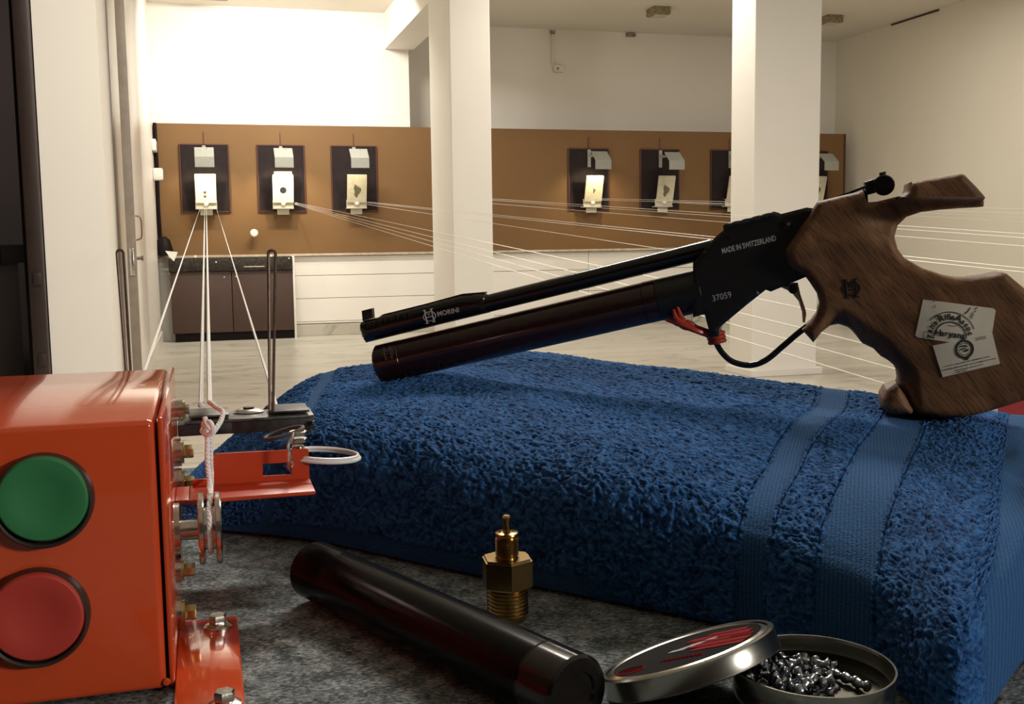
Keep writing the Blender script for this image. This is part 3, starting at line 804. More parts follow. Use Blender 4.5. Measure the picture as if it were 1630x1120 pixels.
def towel():
    net = []
    c0 = [(295, 838, .752), (293, 830, .756), (291, 815, .757), (289, 803, .757), (288, 795, .757), (289, 785, .757), (290, 772, .757), (291, 769, .752)]
    net.append([PZ(*p) for p in c0])
    for (ax, ay, bx_, by, bz) in COLS:
        A = PZ(ax, ay, 0.752); B = PZ(bx_, by, bz)
        h = bz - 0.752
        d = Vector((B.x - A.x, B.y - A.y, 0))
        col = [A]
        for f, z in ((-0.008, .42), (0.012, .74), (0.11, .92), (0.38, 1.005), (0.70, 1.01), (1.0, 1.0)):
            p = A + d * f; p.z = 0.752 + h * z; col.append(p)
        q = B + d.normalized() * 0.03; q.z = 0.752; col.append(q)
        net.append(col)
    net = np.array([[tuple(p) for p in c] for c in net])            # (nc, 8, 3)
    nc = net.shape[0]

    def cr(a, t):                                                    # Catmull-Rom along axis 0
        k = a.shape[0]
        i = np.clip(np.floor(t).astype(int), 0, k - 2); f = (t - i)[:, None, None]
        g = lambda j: a[np.clip(j, 0, k - 1)]
        p0, p1, p2, p3 = g(i - 1), g(i), g(i + 1), g(i + 2)
        return 0.5 * (2 * p1 + (p2 - p0) * f + (2 * p0 - 5 * p1 + 4 * p2 - p3) * f ** 2 + (3 * p1 - p0 - 3 * p2 + p3) * f ** 3)
    NU = 1250
    tu = np.linspace(0, nc - 1, NU)
    tv = np.concatenate([np.linspace(k, k + 1, n, endpoint=False) for k, n in enumerate((70, 65, 95, 175, 160, 150, 40))] + [[7.0]])
    P = cr(net, tu)
    P = cr(P.transpose(1, 0, 2), tv).transpose(1, 0, 2)             # (NU, NV, 3)
    NV = P.shape[1]
    su = np.concatenate([[0], np.cumsum(np.linalg.norm(np.diff(P[:, NV // 3], axis=0), axis=1))])
    sv = np.concatenate([[0], np.cumsum(np.linalg.norm(np.diff(P[NU // 2], axis=0), axis=1))])
    S, T = np.meshgrid(su, sv, indexing='ij')

    def vn(x, y, seed):
        r = np.random.default_rng(seed).random((1024, 1024))
        xi, yi = np.floor(x).astype(int), np.floor(y).astype(int)
        fx, fy = x - xi, y - yi
        fx = fx * fx * (3 - 2 * fx); fy = fy * fy * (3 - 2 * fy)
        a, b_, c, d = r[xi % 1024, yi % 1024], r[(xi + 1) % 1024, yi % 1024], r[xi % 1024, (yi + 1) % 1024], r[(xi + 1) % 1024, (yi + 1) % 1024]
        return (a * (1 - fx) + b_ * fx) * (1 - fy) + (c * (1 - fx) + d * fx) * fy
    UC, VC = np.meshgrid(tu, tv, indexing='ij')
    # soft folds
    low = (vn(S / 0.055, T / 0.05, 3) - .5) * 0.0060 + (vn(S / 0.028, T / 0.03, 4) - .5) * 0.0025
    mask = np.clip(VC / 2, 0, 1) * np.clip((6.2 - VC), 0, 1)
    low *= 0.35 + 0.65 * np.clip(VC - 1, 0, 1)
    du = np.gradient(P, axis=0); dv = np.gradient(P, axis=1)
    N = np.cross(du, dv); N /= np.linalg.norm(N, axis=2, keepdims=True) + 1e-12
    # flat woven bands
    wob = (vn(S / 0.05, T / 0.05, 9) - .5) * 0.10

    def band(c, lo, hi, s=0.05):
        return np.clip((c - lo) / s, 0, 1) * np.clip((hi - c) / s, 0, 1)
    c = UC + wob
    flat = np.maximum.reduce([band(c, 7.95, 8.35), band(c, 9.05, 9.85), band(UC - 0.20 * VC + 0.3 + wob, 2.10, 2.36), band(c, 11.3, 12.2),
                              band(VC, -0.3, 0.42, 0.1) * np.clip(7 - UC, 0, 1)])
    pile = 1 - flat
    t1 = vn(S / 0.0017 + 2 * vn(S / .005, T / .005, 12), T / 0.0016 + 2 * vn(S / .006, T / .005, 13), 5)
    t2 = vn(S / 0.0009, T / 0.0009, 6)
    t3 = vn(S / 0.010, T / 0.010, 7)
    tuft = 0.60 * t1 + 0.25 * t2 + 0.15 * t3
    edge = band(c, 7.90, 8.40, .02) - band(c, 7.93, 8.37, .02) + band(c, 9.0, 9.9, .02) - band(c, 9.03, 9.87, .02)
    disp = low * mask + pile * (tuft - 0.3) * 0.0026 + (1 - pile) * 0.0002 - np.clip(edge, 0, 1) * 0.001
    disp *= np.clip((VC) / 0.15, 0, 1)
    P = P + N * disp[..., None]
    P[..., 2] = np.maximum(P[..., 2], np.where(VC < 6.0, 0.7505, 0.7505))
    org = np.array([P[..., 0].mean(), P[..., 1].mean(), 0.7505])
    V = (P - org).reshape(-1, 3)
    idx = np.arange(NU * NV).reshape(NU, NV)
    Fc = np.stack([idx[:-1, :-1], idx[1:, :-1], idx[1:, 1:], idx[:-1, 1:]], -1).reshape(-1, 4)
    me = bpy.data.meshes.new('towel')
    me.vertices.add(len(V)); me.vertices.foreach_set('co', V.ravel())
    me.loops.add(Fc.size); me.loops.foreach_set('vertex_index', Fc.ravel().astype(np.int32))
    me.polygons.add(len(Fc)); me.polygons.foreach_set('loop_start', np.arange(0, Fc.size, 4, dtype=np.int32)); me.polygons.foreach_set('loop_total', np.full(len(Fc), 4, dtype=np.int32))
    me.update(calc_edges=True)
    me.polygons.foreach_set('use_smooth', np.ones(len(Fc), dtype=bool))
    for nm, arr in (('pile', pile), ('tuft', tuft * (0.35 + 0.65 * pile))):
        a = me.attributes.new(nm, 'FLOAT', 'POINT'); a.data.foreach_set('value', arr.reshape(-1).astype(np.float32))
    me.materials.append(M['towel'])
    o = bpy.data.objects.new('towel', me); COL.objects.link(o); o.location = org
    return props(o, 'thick blue terry towel with flat woven bands draped over a low block', 'towel')


towel()

# ------------------------------------------------------------------ orange control box
Pf = PZ(265, 1092, 0.752); YF = Pf.y; XB = Pf.x
ZB = PY(262, 667, YF).z
YK = PZ(277, 586, ZB).y
cb = thing('control_box', 'orange enamelled control box with a green and a red push button', 'control box', (XB - 0.12, (YF + YK) / 2, ZT))
XL0 = XB - 0.26
b = BM(); box(b, (XL0, YF, ZT + 0.001), (XB, YK, ZB), 0.0022, 3); obj('housing', b, M['orange'], cb)
b = BM(); box(b, (XB + 0.0010, YF + 0.0015, ZT + 0.001), (XB + 0.0028, YK + 0.001, ZB + 0.0005), 0.0007, 2); obj('side_plate', b, M['orange'], cb)
XS = XB + 0.0028


def button(px, py, rr, cap_mat, lab):
    c = PY(px, py, YF)
    ringb = BM(); lathe(ringb, [(rr * 0.84, 0), (rr, 0), (rr * 1.0, 0.0035), (rr * 0.975, 0.0052), (rr * 0.93, 0.0060), (rr * 0.89, 0.0054), (rr * 0.87, 0.002)], c, (0, -1, 0), 64)
    k = obj('button_ring', ringb, M['ring'], cb, label='black ring of the %s button' % lab)
    capb = BM(); r2 = rr * 0.90
    lathe(capb, [(r2, 0.001), (r2, 0.0054), (r2 * .98, 0.0064), (r2 * .94, 0.0069), (r2 * .8, 0.0070), (r2 * .55, 0.0062), (r2 * .3, 0.0056), (0, 0.0054)], c + Vector((0.0002, 0, 0.0013)), (0, -1, 0), 64)
    obj('button_cap', capb, cap_mat, cb, label='%s round push button' % lab)


button(71, 794, 0.0152, M['green'], 'green')
button(61, 979, 0.0160, M['redb'], 'red')


def side_bolt(px, py, Y, x0, rw=0.0048, rh=0.0031, hl=0.0042, m='brassbolt', thick=0.0016):
    z = PY(px, py, Y).z
    bw = BM(); lathe(bw, [(0, 0), (rw, 0), (rw, thick), (0, thick)], (x0, Y, z), (1, 0, 0), 28); w_ = obj('washer', bw, M['chrome'], cb)
    bw = BM(); lathe(bw, [(0, 0), (rw * .8, 0), (rw * .8, 0.0011), (0, 0.0011)], (x0 + thick, Y, z), (1, 0, 0), 28); obj('washer', bw, M['brassbolt'], cb)
    bw = BM(); hexprism(bw, (x0 + thick + 0.0011, Y, z), (1, 0, 0), rh, hl, ref=(0, 0, 1)); obj('bolt_head', bw, M[m], cb)


side_bolt(300, 718, YK - 0.012, XS, 0.0065)
side_bolt(300, 768, YK - 0.022, XS, 0.0068)
side_bolt(305, 906, YF + 0.062, XS, 0.0048, 0.0027, 0.0042)
side_bolt(305, 974, YF + 0.050, XS, 0.0062, 0.0030)
side_bolt(300, 651, YK - 0.006, XS, 0.0050, 0.0022, 0.0016, 'chrome', 0.003)

# foot plate
p0 = PZ(378, 977, 0.7535)
b = BM(); box(b, (XS, YF - 0.06, 0.7502), (p0.x, p0.y, 0.7530), 0.0008); obj('foot_plate', b, M['orange'], cb)
for (px, py) in ((347, 997), (358, 1122)):
    c = PZ(px, py, 0.7530)
    b = BM(); lathe(b, [(0, 0), (0.0055, 0), (0.0054, 0.0006), (0.0035, 0.0015), (0, 0.0015)], c, (0, 0, 1), 28); fw = obj('flange_washer', b, M['chrome'], cb)
    b = BM(); hexprism(b, c + Vector((0, 0, 0.0015)), (0, 0, 1), 0.0034, 0.0034, ref=(1, 0.3, 0)); obj('bolt_head', b, M['chrome'], cb)
b = BM(); c = PY(265, 1085, YF)
lathe(b, [(0, 0), (0.0014, 0), (0.0010, 0.0008), (0, 0.001)], c, (0, -1, 0), 12); obj('rivet', b, M['orange'], cb)

# ------------------------------------------------------------------ pulley with the twisted rope
YP = YF + 0.070
xp0, xp1 = PY(321, 840, YP).x, PY(348, 840, YP).x
zc_ = PY(334, 840, YP).z
rp = 0.0143
pu = thing('rope_pulley', 'two nickel pulley discs on an axle beside the orange box', 'pulley', (xp0, YP, ZT), None)
for xx in (xp0, xp1):
    b = BM(); lathe(b, [(0, -0.0012), (rp - .0005, -0.0012), (rp, -0.0007), (rp, 0.0007), (rp - .0005, 0.0012), (0, 0.0012)], (xx, YP, zc_), (1, 0, 0), 56); obj('disc', b, M['chrome'], pu)
b = BM(); tube(b, [(xp0, YP, zc_), (xp1, YP, zc_)], 0.0085, 24); obj('hub', b, M['chrome'], pu)
b = BM(); tube(b, [(XS, YP, zc_), (xp0 - 0.0009, YP, zc_)], 0.0040, 20); obj('axle', b, M['chrome'], pu)
b = BM(); tube(b, [(XS, YP, zc_), (XS + 0.0018, YP, zc_)], 0.0110, 28); obj('axle_flange', b, M['chrome'], pu)


def twisted(bm, pts, r, turns_per_m=260, strands=3, n=6):
    pts = spline(pts, 14); L = 0; px = None
    ths = [[] for _ in range(strands)]
    for i, p in enumerate(pts):
        if i: L += (p - pts[i - 1]).length
        t = (pts[min(i + 1, len(pts) - 1)] - pts[max(i - 1, 0)]).normalized()
        if px is None: x, y = frame_of(t)
        else: x = (px - t * px.dot(t)).normalized(); y = x.cross(t)
        px = x
        for s in range(strands):
            a = 2 * PI * (L * turns_per_m / 1.0 + s / strands)
            ths[s].append(p + (x * math.cos(a) + y * math.sin(a)) * r * 0.5)
    for th in ths: tube(bm, th, r * 0.62, n)


rope = thing('twisted_rope', 'twisted white rope knotted below the black arm and running over the pulley', 'rope', PD(330, 690, 0.46))
b = BM()
pz = (xp0 + xp1) / 2
twisted(b, [PD(327, 672, .452), PD(330, 700, .450), PD(330, 730, .447), PD(333, 768, .442), Vector((pz, YP - 0.0085, zc_ + 0.008)), Vector((pz, YP - 0.0098, zc_)), Vector((pz, YP - 0.008, zc_ - 0.0058)), Vector((pz, YP, zc_ - 0.0098))], 0.00105, 190)
obj('rope_down', b, M['rope'], rope)
b = BM()
twisted(b, [PD(334, 640, .475), PD(343, 647, .468), PD(354, 655, .462), PD(352, 668, .457), PD(345, 680, .452), PD(338, 690, .450)], 0.00105, 190)
obj('rope_up', b, M['rope'], rope)
b = BM()
twisted(b, [PD(336, 690, .452), PD(336, 730, .452), PD(337, 760, .452), Vector((pz + .0006, YP + 0.0, zc_ + 0.0098))], 0.0009, 190)
obj('rope_back', b, M['rope'], rope)
b = BM()
kn = [PD(324, 676, .449), PD(332, 671, .447), PD(338, 678, .446), PD(337, 688, .447), PD(329, 692, .448), PD(322, 686, .450), PD(327, 679, .452), PD(336, 683, .453)]
tube(b, spline(kn, 6, True), 0.0011, 8, closed=True)
tube(b, spline([PD(326, 664, .448), PD(328, 673, .447), PD(333, 681, .446), PD(340, 684, .448)], 6), [0.0011] * 19, 8)
obj('knot', b, M['rope'], rope)
fz = BM()
c = PD(321, 643, .50)
for k in range(16):
    a = random.uniform(-2.9, 0.3)
    l = random.uniform(0.002, 0.0055)
    q = c + RGT * (math.cos(a) * l * 0.9 - 0.001) + Vector((0, -0.001 * random.random(), 0.0016 * random.random() - 0.0004))
    tube(fz, spline([c, (c + q) / 2 + Vector((0, 0, 0.0008)), q], 3), 0.00022, 4)
lathe(fz, [(0, 0), (0.0016, 0.0004), (0.0019, 0.0014), (0.0012, 0.0026), (0, 0.003)], c - Vector((0, 0, 0.0018)), (0, 0, 1), 10)
props(obj('frayed_knot', fz, M['rope']), 'small frayed white knot on the black arm', 'knot')

# ------------------------------------------------------------------ black arm with plates
YA = PD(400, 664, 0.505).y
za_top = PY(400, 660, YA).z
YA2 = PZ(400, 648, za_top).y
xa0, xa1 = PY(290, 665, YA).x, PY(500, 665, YA).x
arm = thing('lever_arm', 'worn black steel arm reaching right from the orange box', 'lever', ((xa0 + xa1) / 2, YA, ZT))
zlo1 = PY(330, 693, YA).z; zlo2 = PY(450, 686, YA).z
xm = PY(370, 665, YA).x; xr = PY(440, 665, YA).x
b = BM(); box(b, (XS, YA + 0.001, zlo1), (xm, YA2 - 0.002, za_top - 0.003), 0.0006); obj('arm_body', b, M['blackplate'], arm)
b = BM(); box(b, (xm - 0.001, YA + 0.001, zlo2), (xa1, YA2 - 0.002, za_top - 0.0025), 0.0006); obj('arm_body', b, M['blackplate'], arm)
b = BM(); box(b, (xa0 + 0.001, YA - 0.0005, za_top - 0.0028), (xa1, YA2, za_top - 0.0014), 0.0004); obj('lower_plate', b, M['greyplate'], arm)
b = BM(); box(b, (xa0 + 0.003, YA + 0.001, za_top - 0.0003), (PY(365, 660, YA).x, YA2, za_top + 0.0009), 0.0005); obj('upper_plate', b, M['greyplate'], arm)
b = BM(); box(b, (xr - 0.003, YA + 0.001, za_top - 0.0003), (xa1 - 0.002, YA2, za_top + 0.0009), 0.0005); obj('upper_plate', b, M['blackplate'], arm)
c = PZ(396, 656, za_top - 0.0014)
b = BM(); lathe(b, [(0, 0), (0.0070, 0), (0.0072, 0.0006), (0.0060, 0.0016), (0.003, 0.002), (0, 0.002)], c, (0, 0, 1), 32); obj('pivot_washer', b, M['chrome'], arm)
b = BM(); lathe(b, [(0, 0), (0.0026, 0), (0.0026, 0.0008), (0, 0.0010)], c + Vector((0, 0, 0.002)), (0, 0, 1), 20); obj('screw_head', b, M['greyplate'], arm)
b = BM(); box(b, (PY(431, 690, YA).x, YA + 0.002, PY(431, 677, YA).z), (PY(462, 690, YA).x, YA + 0.012, PY(431, 670, YA).z), 0.0005); obj('spacer', b, M['chrome'], arm)
b = BM(); box(b, (PY(478, 690, YA).x, YA + 0.003, PY(478, 692, YA).z), (xa1 - 0.001, YA2 - 0.004, zlo2 + .001), 0.0006); obj('end_block', b, M['blackplate'], arm)
b = BM(); tube(b, [PY(496, 672, YA) + Vector((0, -0.001, 0)), PY(500, 672, YA) + Vector((0, -0.001, 0))], 0.0012, 10); obj('pin', b, M['chrome'], arm)

# red bracket
YR = PD(415, 765, 0.462).y
br = thing('bracket', 'red enamelled angle bracket with a rectangular slot', 'bracket', PD(400, 780, 0.462))
R_ = lambda x, y: PY(x, y, YR)
out = [R_(337, 771), R_(337, 731), R_(339, 725), R_(344, 722), R_(489, 714), R_(491, 716), R_(493, 765), R_(466, 767),
       R_(464, 736), R_(418.5, 738), R_(419.5, 757.5), R_(464.5, 755.5), R_(466, 767.1)]
b = BM()
# plate with the slot: bars around it
def bar(pts): prism(b, [R_(*p) for p in pts], (0, 0.0014, 0))
bar([(337, 771), (337, 731), (339, 725), (344, 722), (418.5, 718), (418.5, 767.5)])
bar([(418.5, 718), (464, 715.5), (464, 735.5), (418.5, 738)])
bar([(464, 715.5), (489, 714), (491, 716), (493, 765), (464.5, 766)])
bar([(418.5, 757.5), (464.5, 755.5), (464.5, 766), (418.5, 767.5)])
bmesh.ops.remove_doubles(b, verts=b.verts, dist=0.00002)
obj('upright_plate', b, M['red_enamel'], br, smooth=False)
zfl = R_(400, 768).z
yfl = PZ(400, 789, zfl).y
b = BM(); box(b, (R_(300, 780).x, yfl, zfl - 0.0016), (R_(494, 780).x, YR + 0.0014, zfl + 0.0002), 0.0005); obj('flange', b, M['red_enamel'], br)
b = BM(); box(b, (XS, yfl + 0.001, zfl - 0.0016), (R_(301, 780).x + .001, YR + 0.0014, zfl + 0.0002), 0.0004)
box(b, (R_(307, 780).x, YR, zfl), (R_(338, 780).x, YR + 0.0014, R_(310, 763).z), 0.0004); obj('tab', b, M['red_enamel'], br)
# stud with nuts between bracket and arm
c = R_(477, 716) + Vector((0, 0.008, -0.006))
st = thing('stud_bolt', 'short steel stud with two nuts between the red bracket and the black arm', 'bolt', c)
b = BM(); zt_ = zlo2
prof = [(0, 0)]
h = 0
while h < zt_ - c.z:
    prof += [(0.0026, h), (0.0029, h + 0.0003), (0.0026, h + 0.0006)]; h += 0.0006
prof.append((0, h)); lathe(b, prof, c, (0, 0, 1), 20); obj('thread', b, M['chrome'], st)
for py in (700, 689):
    z = PY(477, py, c.y).z
    b = BM(); hexprism(b, (c.x, c.y, z - 0.001), (0, 0, 1), 0.0043, 0.0021, ref=(1, 0.2, 0)); obj('nut', b, M['chrome'], st)
# rubber ring
b = BM(); cc = PD(452, 689, .475)
ring = []
for k in range(36):
    a = 2 * PI * k / 36
    ring.append(cc + RGT * (math.cos(a) * 0.0085) + Vector((0, 1, 0)) * (math.sin(a) * 0.0070) + Vector((0, 0, 1)) * (math.cos(a) * 0.0026))
tube(b, ring, 0.0009, 8, closed=True); props(obj('rubber_ring', b, M['rubber']), 'dark rubber ring hooked under the black arm', 'ring')
# hook
b = BM(); tube(b, spline([PD(467, 688, .458), PD(465, 697, .457), PD(460, 705, .456), PD(459, 716, .455), PD(461, 727, .455), PD(459, 738, .456), PD(461, 746, .458), PD(465, 741, .461), PD(465, 735, .463)], 6), 0.0008, 7)
props(obj('wire_hook', b, M['chrome']), 'small bent wire hook hanging into the slot of the red bracket', 'hook')
# white nylon loop
b = BM()
cl = PD(515, 726, .478)
for off, rr_ in ((0.0, 0.0), (0.0012, -0.0007)):
    rg = []
    for k in range(48):
        a = 2 * PI * k / 48
        q = cl + RGT * (math.cos(a) * (0.0160 + rr_)) + Vector((0.2756, 0.9613, 0)) * (math.sin(a) * (0.0130 + rr_)) + Vector((0, 0, off - 0.0010 * math.cos(a)))
        rg.append(q)
    tube(b, rg, 0.0008, 8, closed=True)
props(obj('nylon_loop', b, M['nylon']), 'white nylon loop sticking out right of the red bracket', 'loop')


# bent rods
def hairpin(l_top, r_top, l_bot, r_bot, d, label, zend, r=0.00075):
    t = []
    a, c_ = PD(*l_top, d), PD(*r_top, d)
    e1, e2 = PD(*l_bot, d), PD(*r_bot, d)
    def down(p, q):
        v = (q - p); k = (zend - p.z) / v.z; return p + v * k
    mid = (a + c_) / 2; rr = (c_ - a).length / 2; up = Vector((0, 0, 1)); xr_ = (c_ - a).normalized()
    arc = [mid - xr_ * rr * math.cos(th) + up * rr * math.sin(th) for th in [PI * k / 10 for k in range(11)]]
    b = BM(); tube(b, [down(a, e1)] + arc + [down(c_, e2)], r, 8)
    return props(obj('bent_rod', b, M['iron']), label, 'rod', 'upright bent rods')


hairpin((427.3, 404), (438.6, 404), (429.6, 640), (434.8, 640), 0.512, 'tall bent steel rod standing on the black arm', za_top)
hairpin((186.2, 403), (196.5, 403), (200.5, 583), (207.5, 583), 0.56, 'tall bent steel rod rising behind the orange box', 0.7505)

# ------------------------------------------------------------------ things on the felt
# black tube
tA, tB = PZ(501, 906, 0.7625), PZ(920, 1106, 0.7625)
ax = (tB - tA).normalized(); L = (tB - tA).length; rt = 0.0121
t = thing('air_cylinder', 'loose glossy black air cylinder lying on the felt', 'air cylinder', tA)
b = BM(); lathe(b, [(rt * .62, 0.0), (rt * .93, 0), (rt, 0.0012), (rt, 0.021), (rt * .985, 0.0225), (rt, 0.024), (rt, L - 0.016)], tA, ax, 64); obj('body', b, M['tube'], t)
b = BM(); lathe(b, [(0, 0.0015), (rt * .62, 0.0), ], tA, ax, 48); obj('end_face', b, M['gunblack'], t)
b = BM(); lathe(b, [(rt, L - 0.016), (rt * .97, L - 0.0155), (rt, L - 0.015), (rt, L - .0012), (rt * .93, L), (rt * .6, L), (rt * .55, L - .001), (0, L - .001)], tA, ax, 64); obj('end_cap', b, M['barrel'], t)

# brass adapter
c = PZ(808.5, 986, ZT)
t = thing('brass_fitting', 'upright brass threaded adapter with a hexagon collar', 'fitting', c)
sc = (c - CAM).dot(FWD) / F_PX          # metres per pixel there
R1 = 33 * sc
prof = [(R1 * .80, 0), (R1 * .88, 0.0006), (R1 * .90, 0.0018)]
h = 0.0026
for k in range(7):
    prof += [(R1 * .90, h), (R1 * 1.0, h + 0.0006), (R1 * 1.0, h + 0.0008), (R1 * .90, h + 0.0014)]; h += 0.00155
prof += [(R1 * .90, h + .0003), (R1 * .90, 0.0142)]
b = BM(); lathe(b, [(0, 0)] + prof + [(0, 0.0142)], c, (0, 0, 1), 48); obj('lower_thread', b, M['brass'], t)
R2 = 42.5 * sc
b = BM()
hx = [c + Vector((math.cos(a) * R2, math.sin(a) * R2, 0)) for a in [math.radians(60 * k + 24) for k in range(6)]]
prism(b, [p + Vector((0, 0, 0.0138)) for p in hx], (0, 0, 0.0118)); 
es = [e for e in b.edges if abs(e.verts[0].co.z - e.verts[1].co.z) < 1e-5]
bmesh.ops.bevel(b, geom=es, offset=0.0008, segments=2, affect='EDGES'); obj('hexagon', b, M['brass'], t, angle=25)
R3 = 18.5 * sc; prof = [(0, 0.0250), (R3 * .86, 0.0252)]; h = 0.0262
while h < 0.0335:
    prof += [(R3 * .88, h), (R3, h + 0.0003), (R3 * .88, h + 0.0006)]; h += 0.00075
prof += [(R3 * .96, 0.0342), (R3 * 1.02, 0.0347), (R3 * .98, 0.0354), (R3 * .7, 0.0358), (R3 * .55, 0.0352), (0, 0.0352)]
b = BM(); lathe(b, prof, c, (0, 0, 1), 36); obj('upper_thread', b, M['brass'], t)
R4 = 7.2 * sc
b = BM(); lathe(b, [(0, 0.0350), (R4 * .8, 0.0352), (R4 * .9, 0.0365), (R4 * .85, 0.0395), (R4, 0.0402), (R4, 0.0416), (R4 * .7, 0.0422), (0, 0.0422)], c, (0, 0, 1), 24); obj('valve_pin', b, M['brass'], t)

# tin with pellets
zr = 0.7685
cr_ = PZ(1294, 1056, zr); rt_ = 127 * (cr_ - CAM).dot(FWD) / F_PX
ct = Vector((cr_.x, cr_.y, ZT))
t = thing('pellet_tin', 'open round tin holding lead pellets', 'tin', ct)
hh = zr - ZT
fz_ = hh - 0.0088
b = BM(); lathe(b, [(0, 0.0004), (rt_ * .97, 0.0004), (rt_ * .985, 0.001), (rt_ * .985, hh * .50), (rt_ * .965, hh * .56), (rt_ * .985, hh * .62), (rt_ * .965, hh * .70), (rt_ * .98, hh * .76), (rt_ * .98, hh - .0008), (rt_, hh - .0005), (rt_, hh), (rt_ * .975, hh), (rt_ * .965, hh - .001)], ct, (0, 0, 1), 96); obj('outer_wall', b, M['tin'], t)
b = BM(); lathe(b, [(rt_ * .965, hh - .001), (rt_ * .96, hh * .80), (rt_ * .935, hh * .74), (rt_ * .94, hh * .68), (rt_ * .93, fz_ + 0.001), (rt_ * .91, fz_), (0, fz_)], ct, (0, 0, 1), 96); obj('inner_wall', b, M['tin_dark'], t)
pm = None
pts = []
tries = 0
while len(pts) < 62 and tries < 6000:
    tries += 1
    px, py = random.gauss(1250, 36), random.gauss(1076, 15)
    if not (1182 < px < 1325 and 1046 < py < 1101): continue
    layer = 0 if len(pts) < 40 else 1
    p = PZ(px, py, ZT + fz_ + 0.0023 + layer * 0.0030)
    if (Vector((p.x, p.y, 0)) - Vector((ct.x, ct.y, 0))).length > rt_ * .93 - 0.0030: continue
    if any((p - q).length < 0.0034 for q in pts): continue
    pts.append(p)
row = [PZ(px, py, ZT + fz_ + 0.0022) for px, py in ((1322, 1071), (1340, 1076), (1357, 1082), (1375, 1090))]


def pellet_mesh():
    b = BM(); lathe(b, [(0, 0.0026), (0.0013, 0.00245), (0.0020, 0.0018), (0.0021, 0.0010), (0.0013, 0.0001), (0.00125, -0.0006), (0.0021, -0.0024), (0.0020, -0.00245), (0.0011, -0.0010), (0, -0.0009)], (0, 0, 0), (0, 0, 1), 16)
    for f in b.faces: f.smooth = True
    me = bpy.data.meshes.new('pellet'); b.to_mesh(me); b.free(); me.materials.append(M['lead']); return me


pm = pellet_mesh()
for k, p in enumerate(pts + row):
    o = bpy.data.objects.new('pellet', pm); COL.objects.link(o); o.location = p; o.scale = (0.86, 0.86, 0.86)
    if k < len(pts):
        o.rotation_euler = (random.uniform(0, PI), random.uniform(0, PI), random.uniform(0, 2 * PI))
        props(o, 'small lead air pellet in the heap in the tin', 'pellet', 'pellets heaped in the tin')
    else:
        dd = (row[-1] - row[0]).normalized(); o.rotation_euler = dd.to_track_quat('Z', 'Y').to_euler()
        props(o, ['leftmost', 'second', 'third', 'rightmost'][k - len(pts)] + ' lead pellet of the straight row at the right of the tin', 'pellet', 'pellets in a row')

# lid leaning on the tin
rl = 0.0292
A = PZ(989, 1086, 0.7505)
Bp = PZ(1188, 1052, zr + 0.0005)
e1 = (Bp - A).normalized()
side = Vector((-e1.y, e1.x, 0)).normalized()
ln = e1.cross(side).normalized()
if ln.z < 0: ln = -ln
lc = A + e1 * rl
lid = thing('tin_lid', 'round tin lid with a black and red printed top leaning on the pellet tin', 'lid', lc)
hl = 0.0070
b = BM(); lathe(b, [(rl * .955, 0.0004), (rl * .985, 0), (rl, 0.0004), (rl * .995, 0.001), (rl * .985, hl * .8), (rl * .99, hl * .92), (rl * .965, hl), (rl * .93, hl * .98), (rl * .915, hl * .90), (rl * .895, hl * .93), (rl * .86, hl * 1.0), (rl * .84, hl * .96)], lc, ln, 96); obj('rim', b, M['tin'], lid)
b = BM(); lathe(b, [(rl * .84, hl * .96), (rl * .83, hl * .94), (0, hl * .94)], lc, ln, 96); obj('printed_top', b, M['lidblack'], lid)
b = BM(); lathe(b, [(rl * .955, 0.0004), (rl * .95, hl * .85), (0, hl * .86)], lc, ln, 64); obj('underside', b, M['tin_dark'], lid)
lt = lc + ln * (hl * .94 + 0.0001)


def lidquad(pts, m, name='print'):
    b = BM(); prism(b, [lt + e1 * (x * rl) + side * (y * rl) for x, y in pts], ln * 0.00012); return obj(name, b, m, lid, smooth=False)


# red field made of stripes on the far right half, plus small marks
for k, (y0, y1, xs0) in enumerate(((0.60, 0.50, .02), (0.47, 0.33, -.16), (0.30, 0.20, -.05), (0.17, 0.03, 0.05), (0.0, -0.12, .16))):
    xe0 = math.sqrt(max(0, .80 ** 2 - max(abs(y0), abs(y1)) ** 2)) - 0.02
    lidquad([(xs0, y0), (xe0, y0), (xe0, y1), (xs0 - .05, y1)], M['lidred'], 'red_stripe')
lidquad([(-.16, .08), (.18, .40), (.25, .34), (.00, .10)], M['lidwhite'], 'white_mark')
lidquad([(-.22, .06), (-.02, .12), (-.05, .02), (-.24, -.02)], M['lidwhite'], 'white_mark')
b = BM(); n_ = 28
og = [(-.42 + .17 * math.cos(2 * PI * k / n_), -.52 + .13 * math.sin(2 * PI * k / n_)) for k in range(n_)]
tube(b, [lt + e1 * (x * rl) + side * (y * rl) for x, y in og], 0.00022, 5, closed=True)
for x in (-.52, -.47, -.42, -.37, -.32): tube(b, [lt + e1 * (x * rl) + side * (-.58 * rl), lt + e1 * ((x + .015) * rl) + side * (-.46 * rl)], 0.0003, 4)
obj('oval_mark', b, M['lidred'], lid)
b = BM()
for x0_, x1_, y_, n__ in ((-.10, .42, -.34, 9), (.45, .72, .22, 6)):
    for k in range(n__):
        xx = x0_ + (x1_ - x0_) * k / n__
        tube(b, [lt + e1 * (xx * rl) + side * ((y_ - .05) * rl), lt + e1 * ((xx + .03) * rl) + side * ((y_ + .05) * rl), lt + e1 * ((xx + .05) * rl) + side * ((y_ - .04) * rl)], 0.00028, 4)
obj('small_print', b, M['lidred'], lid)

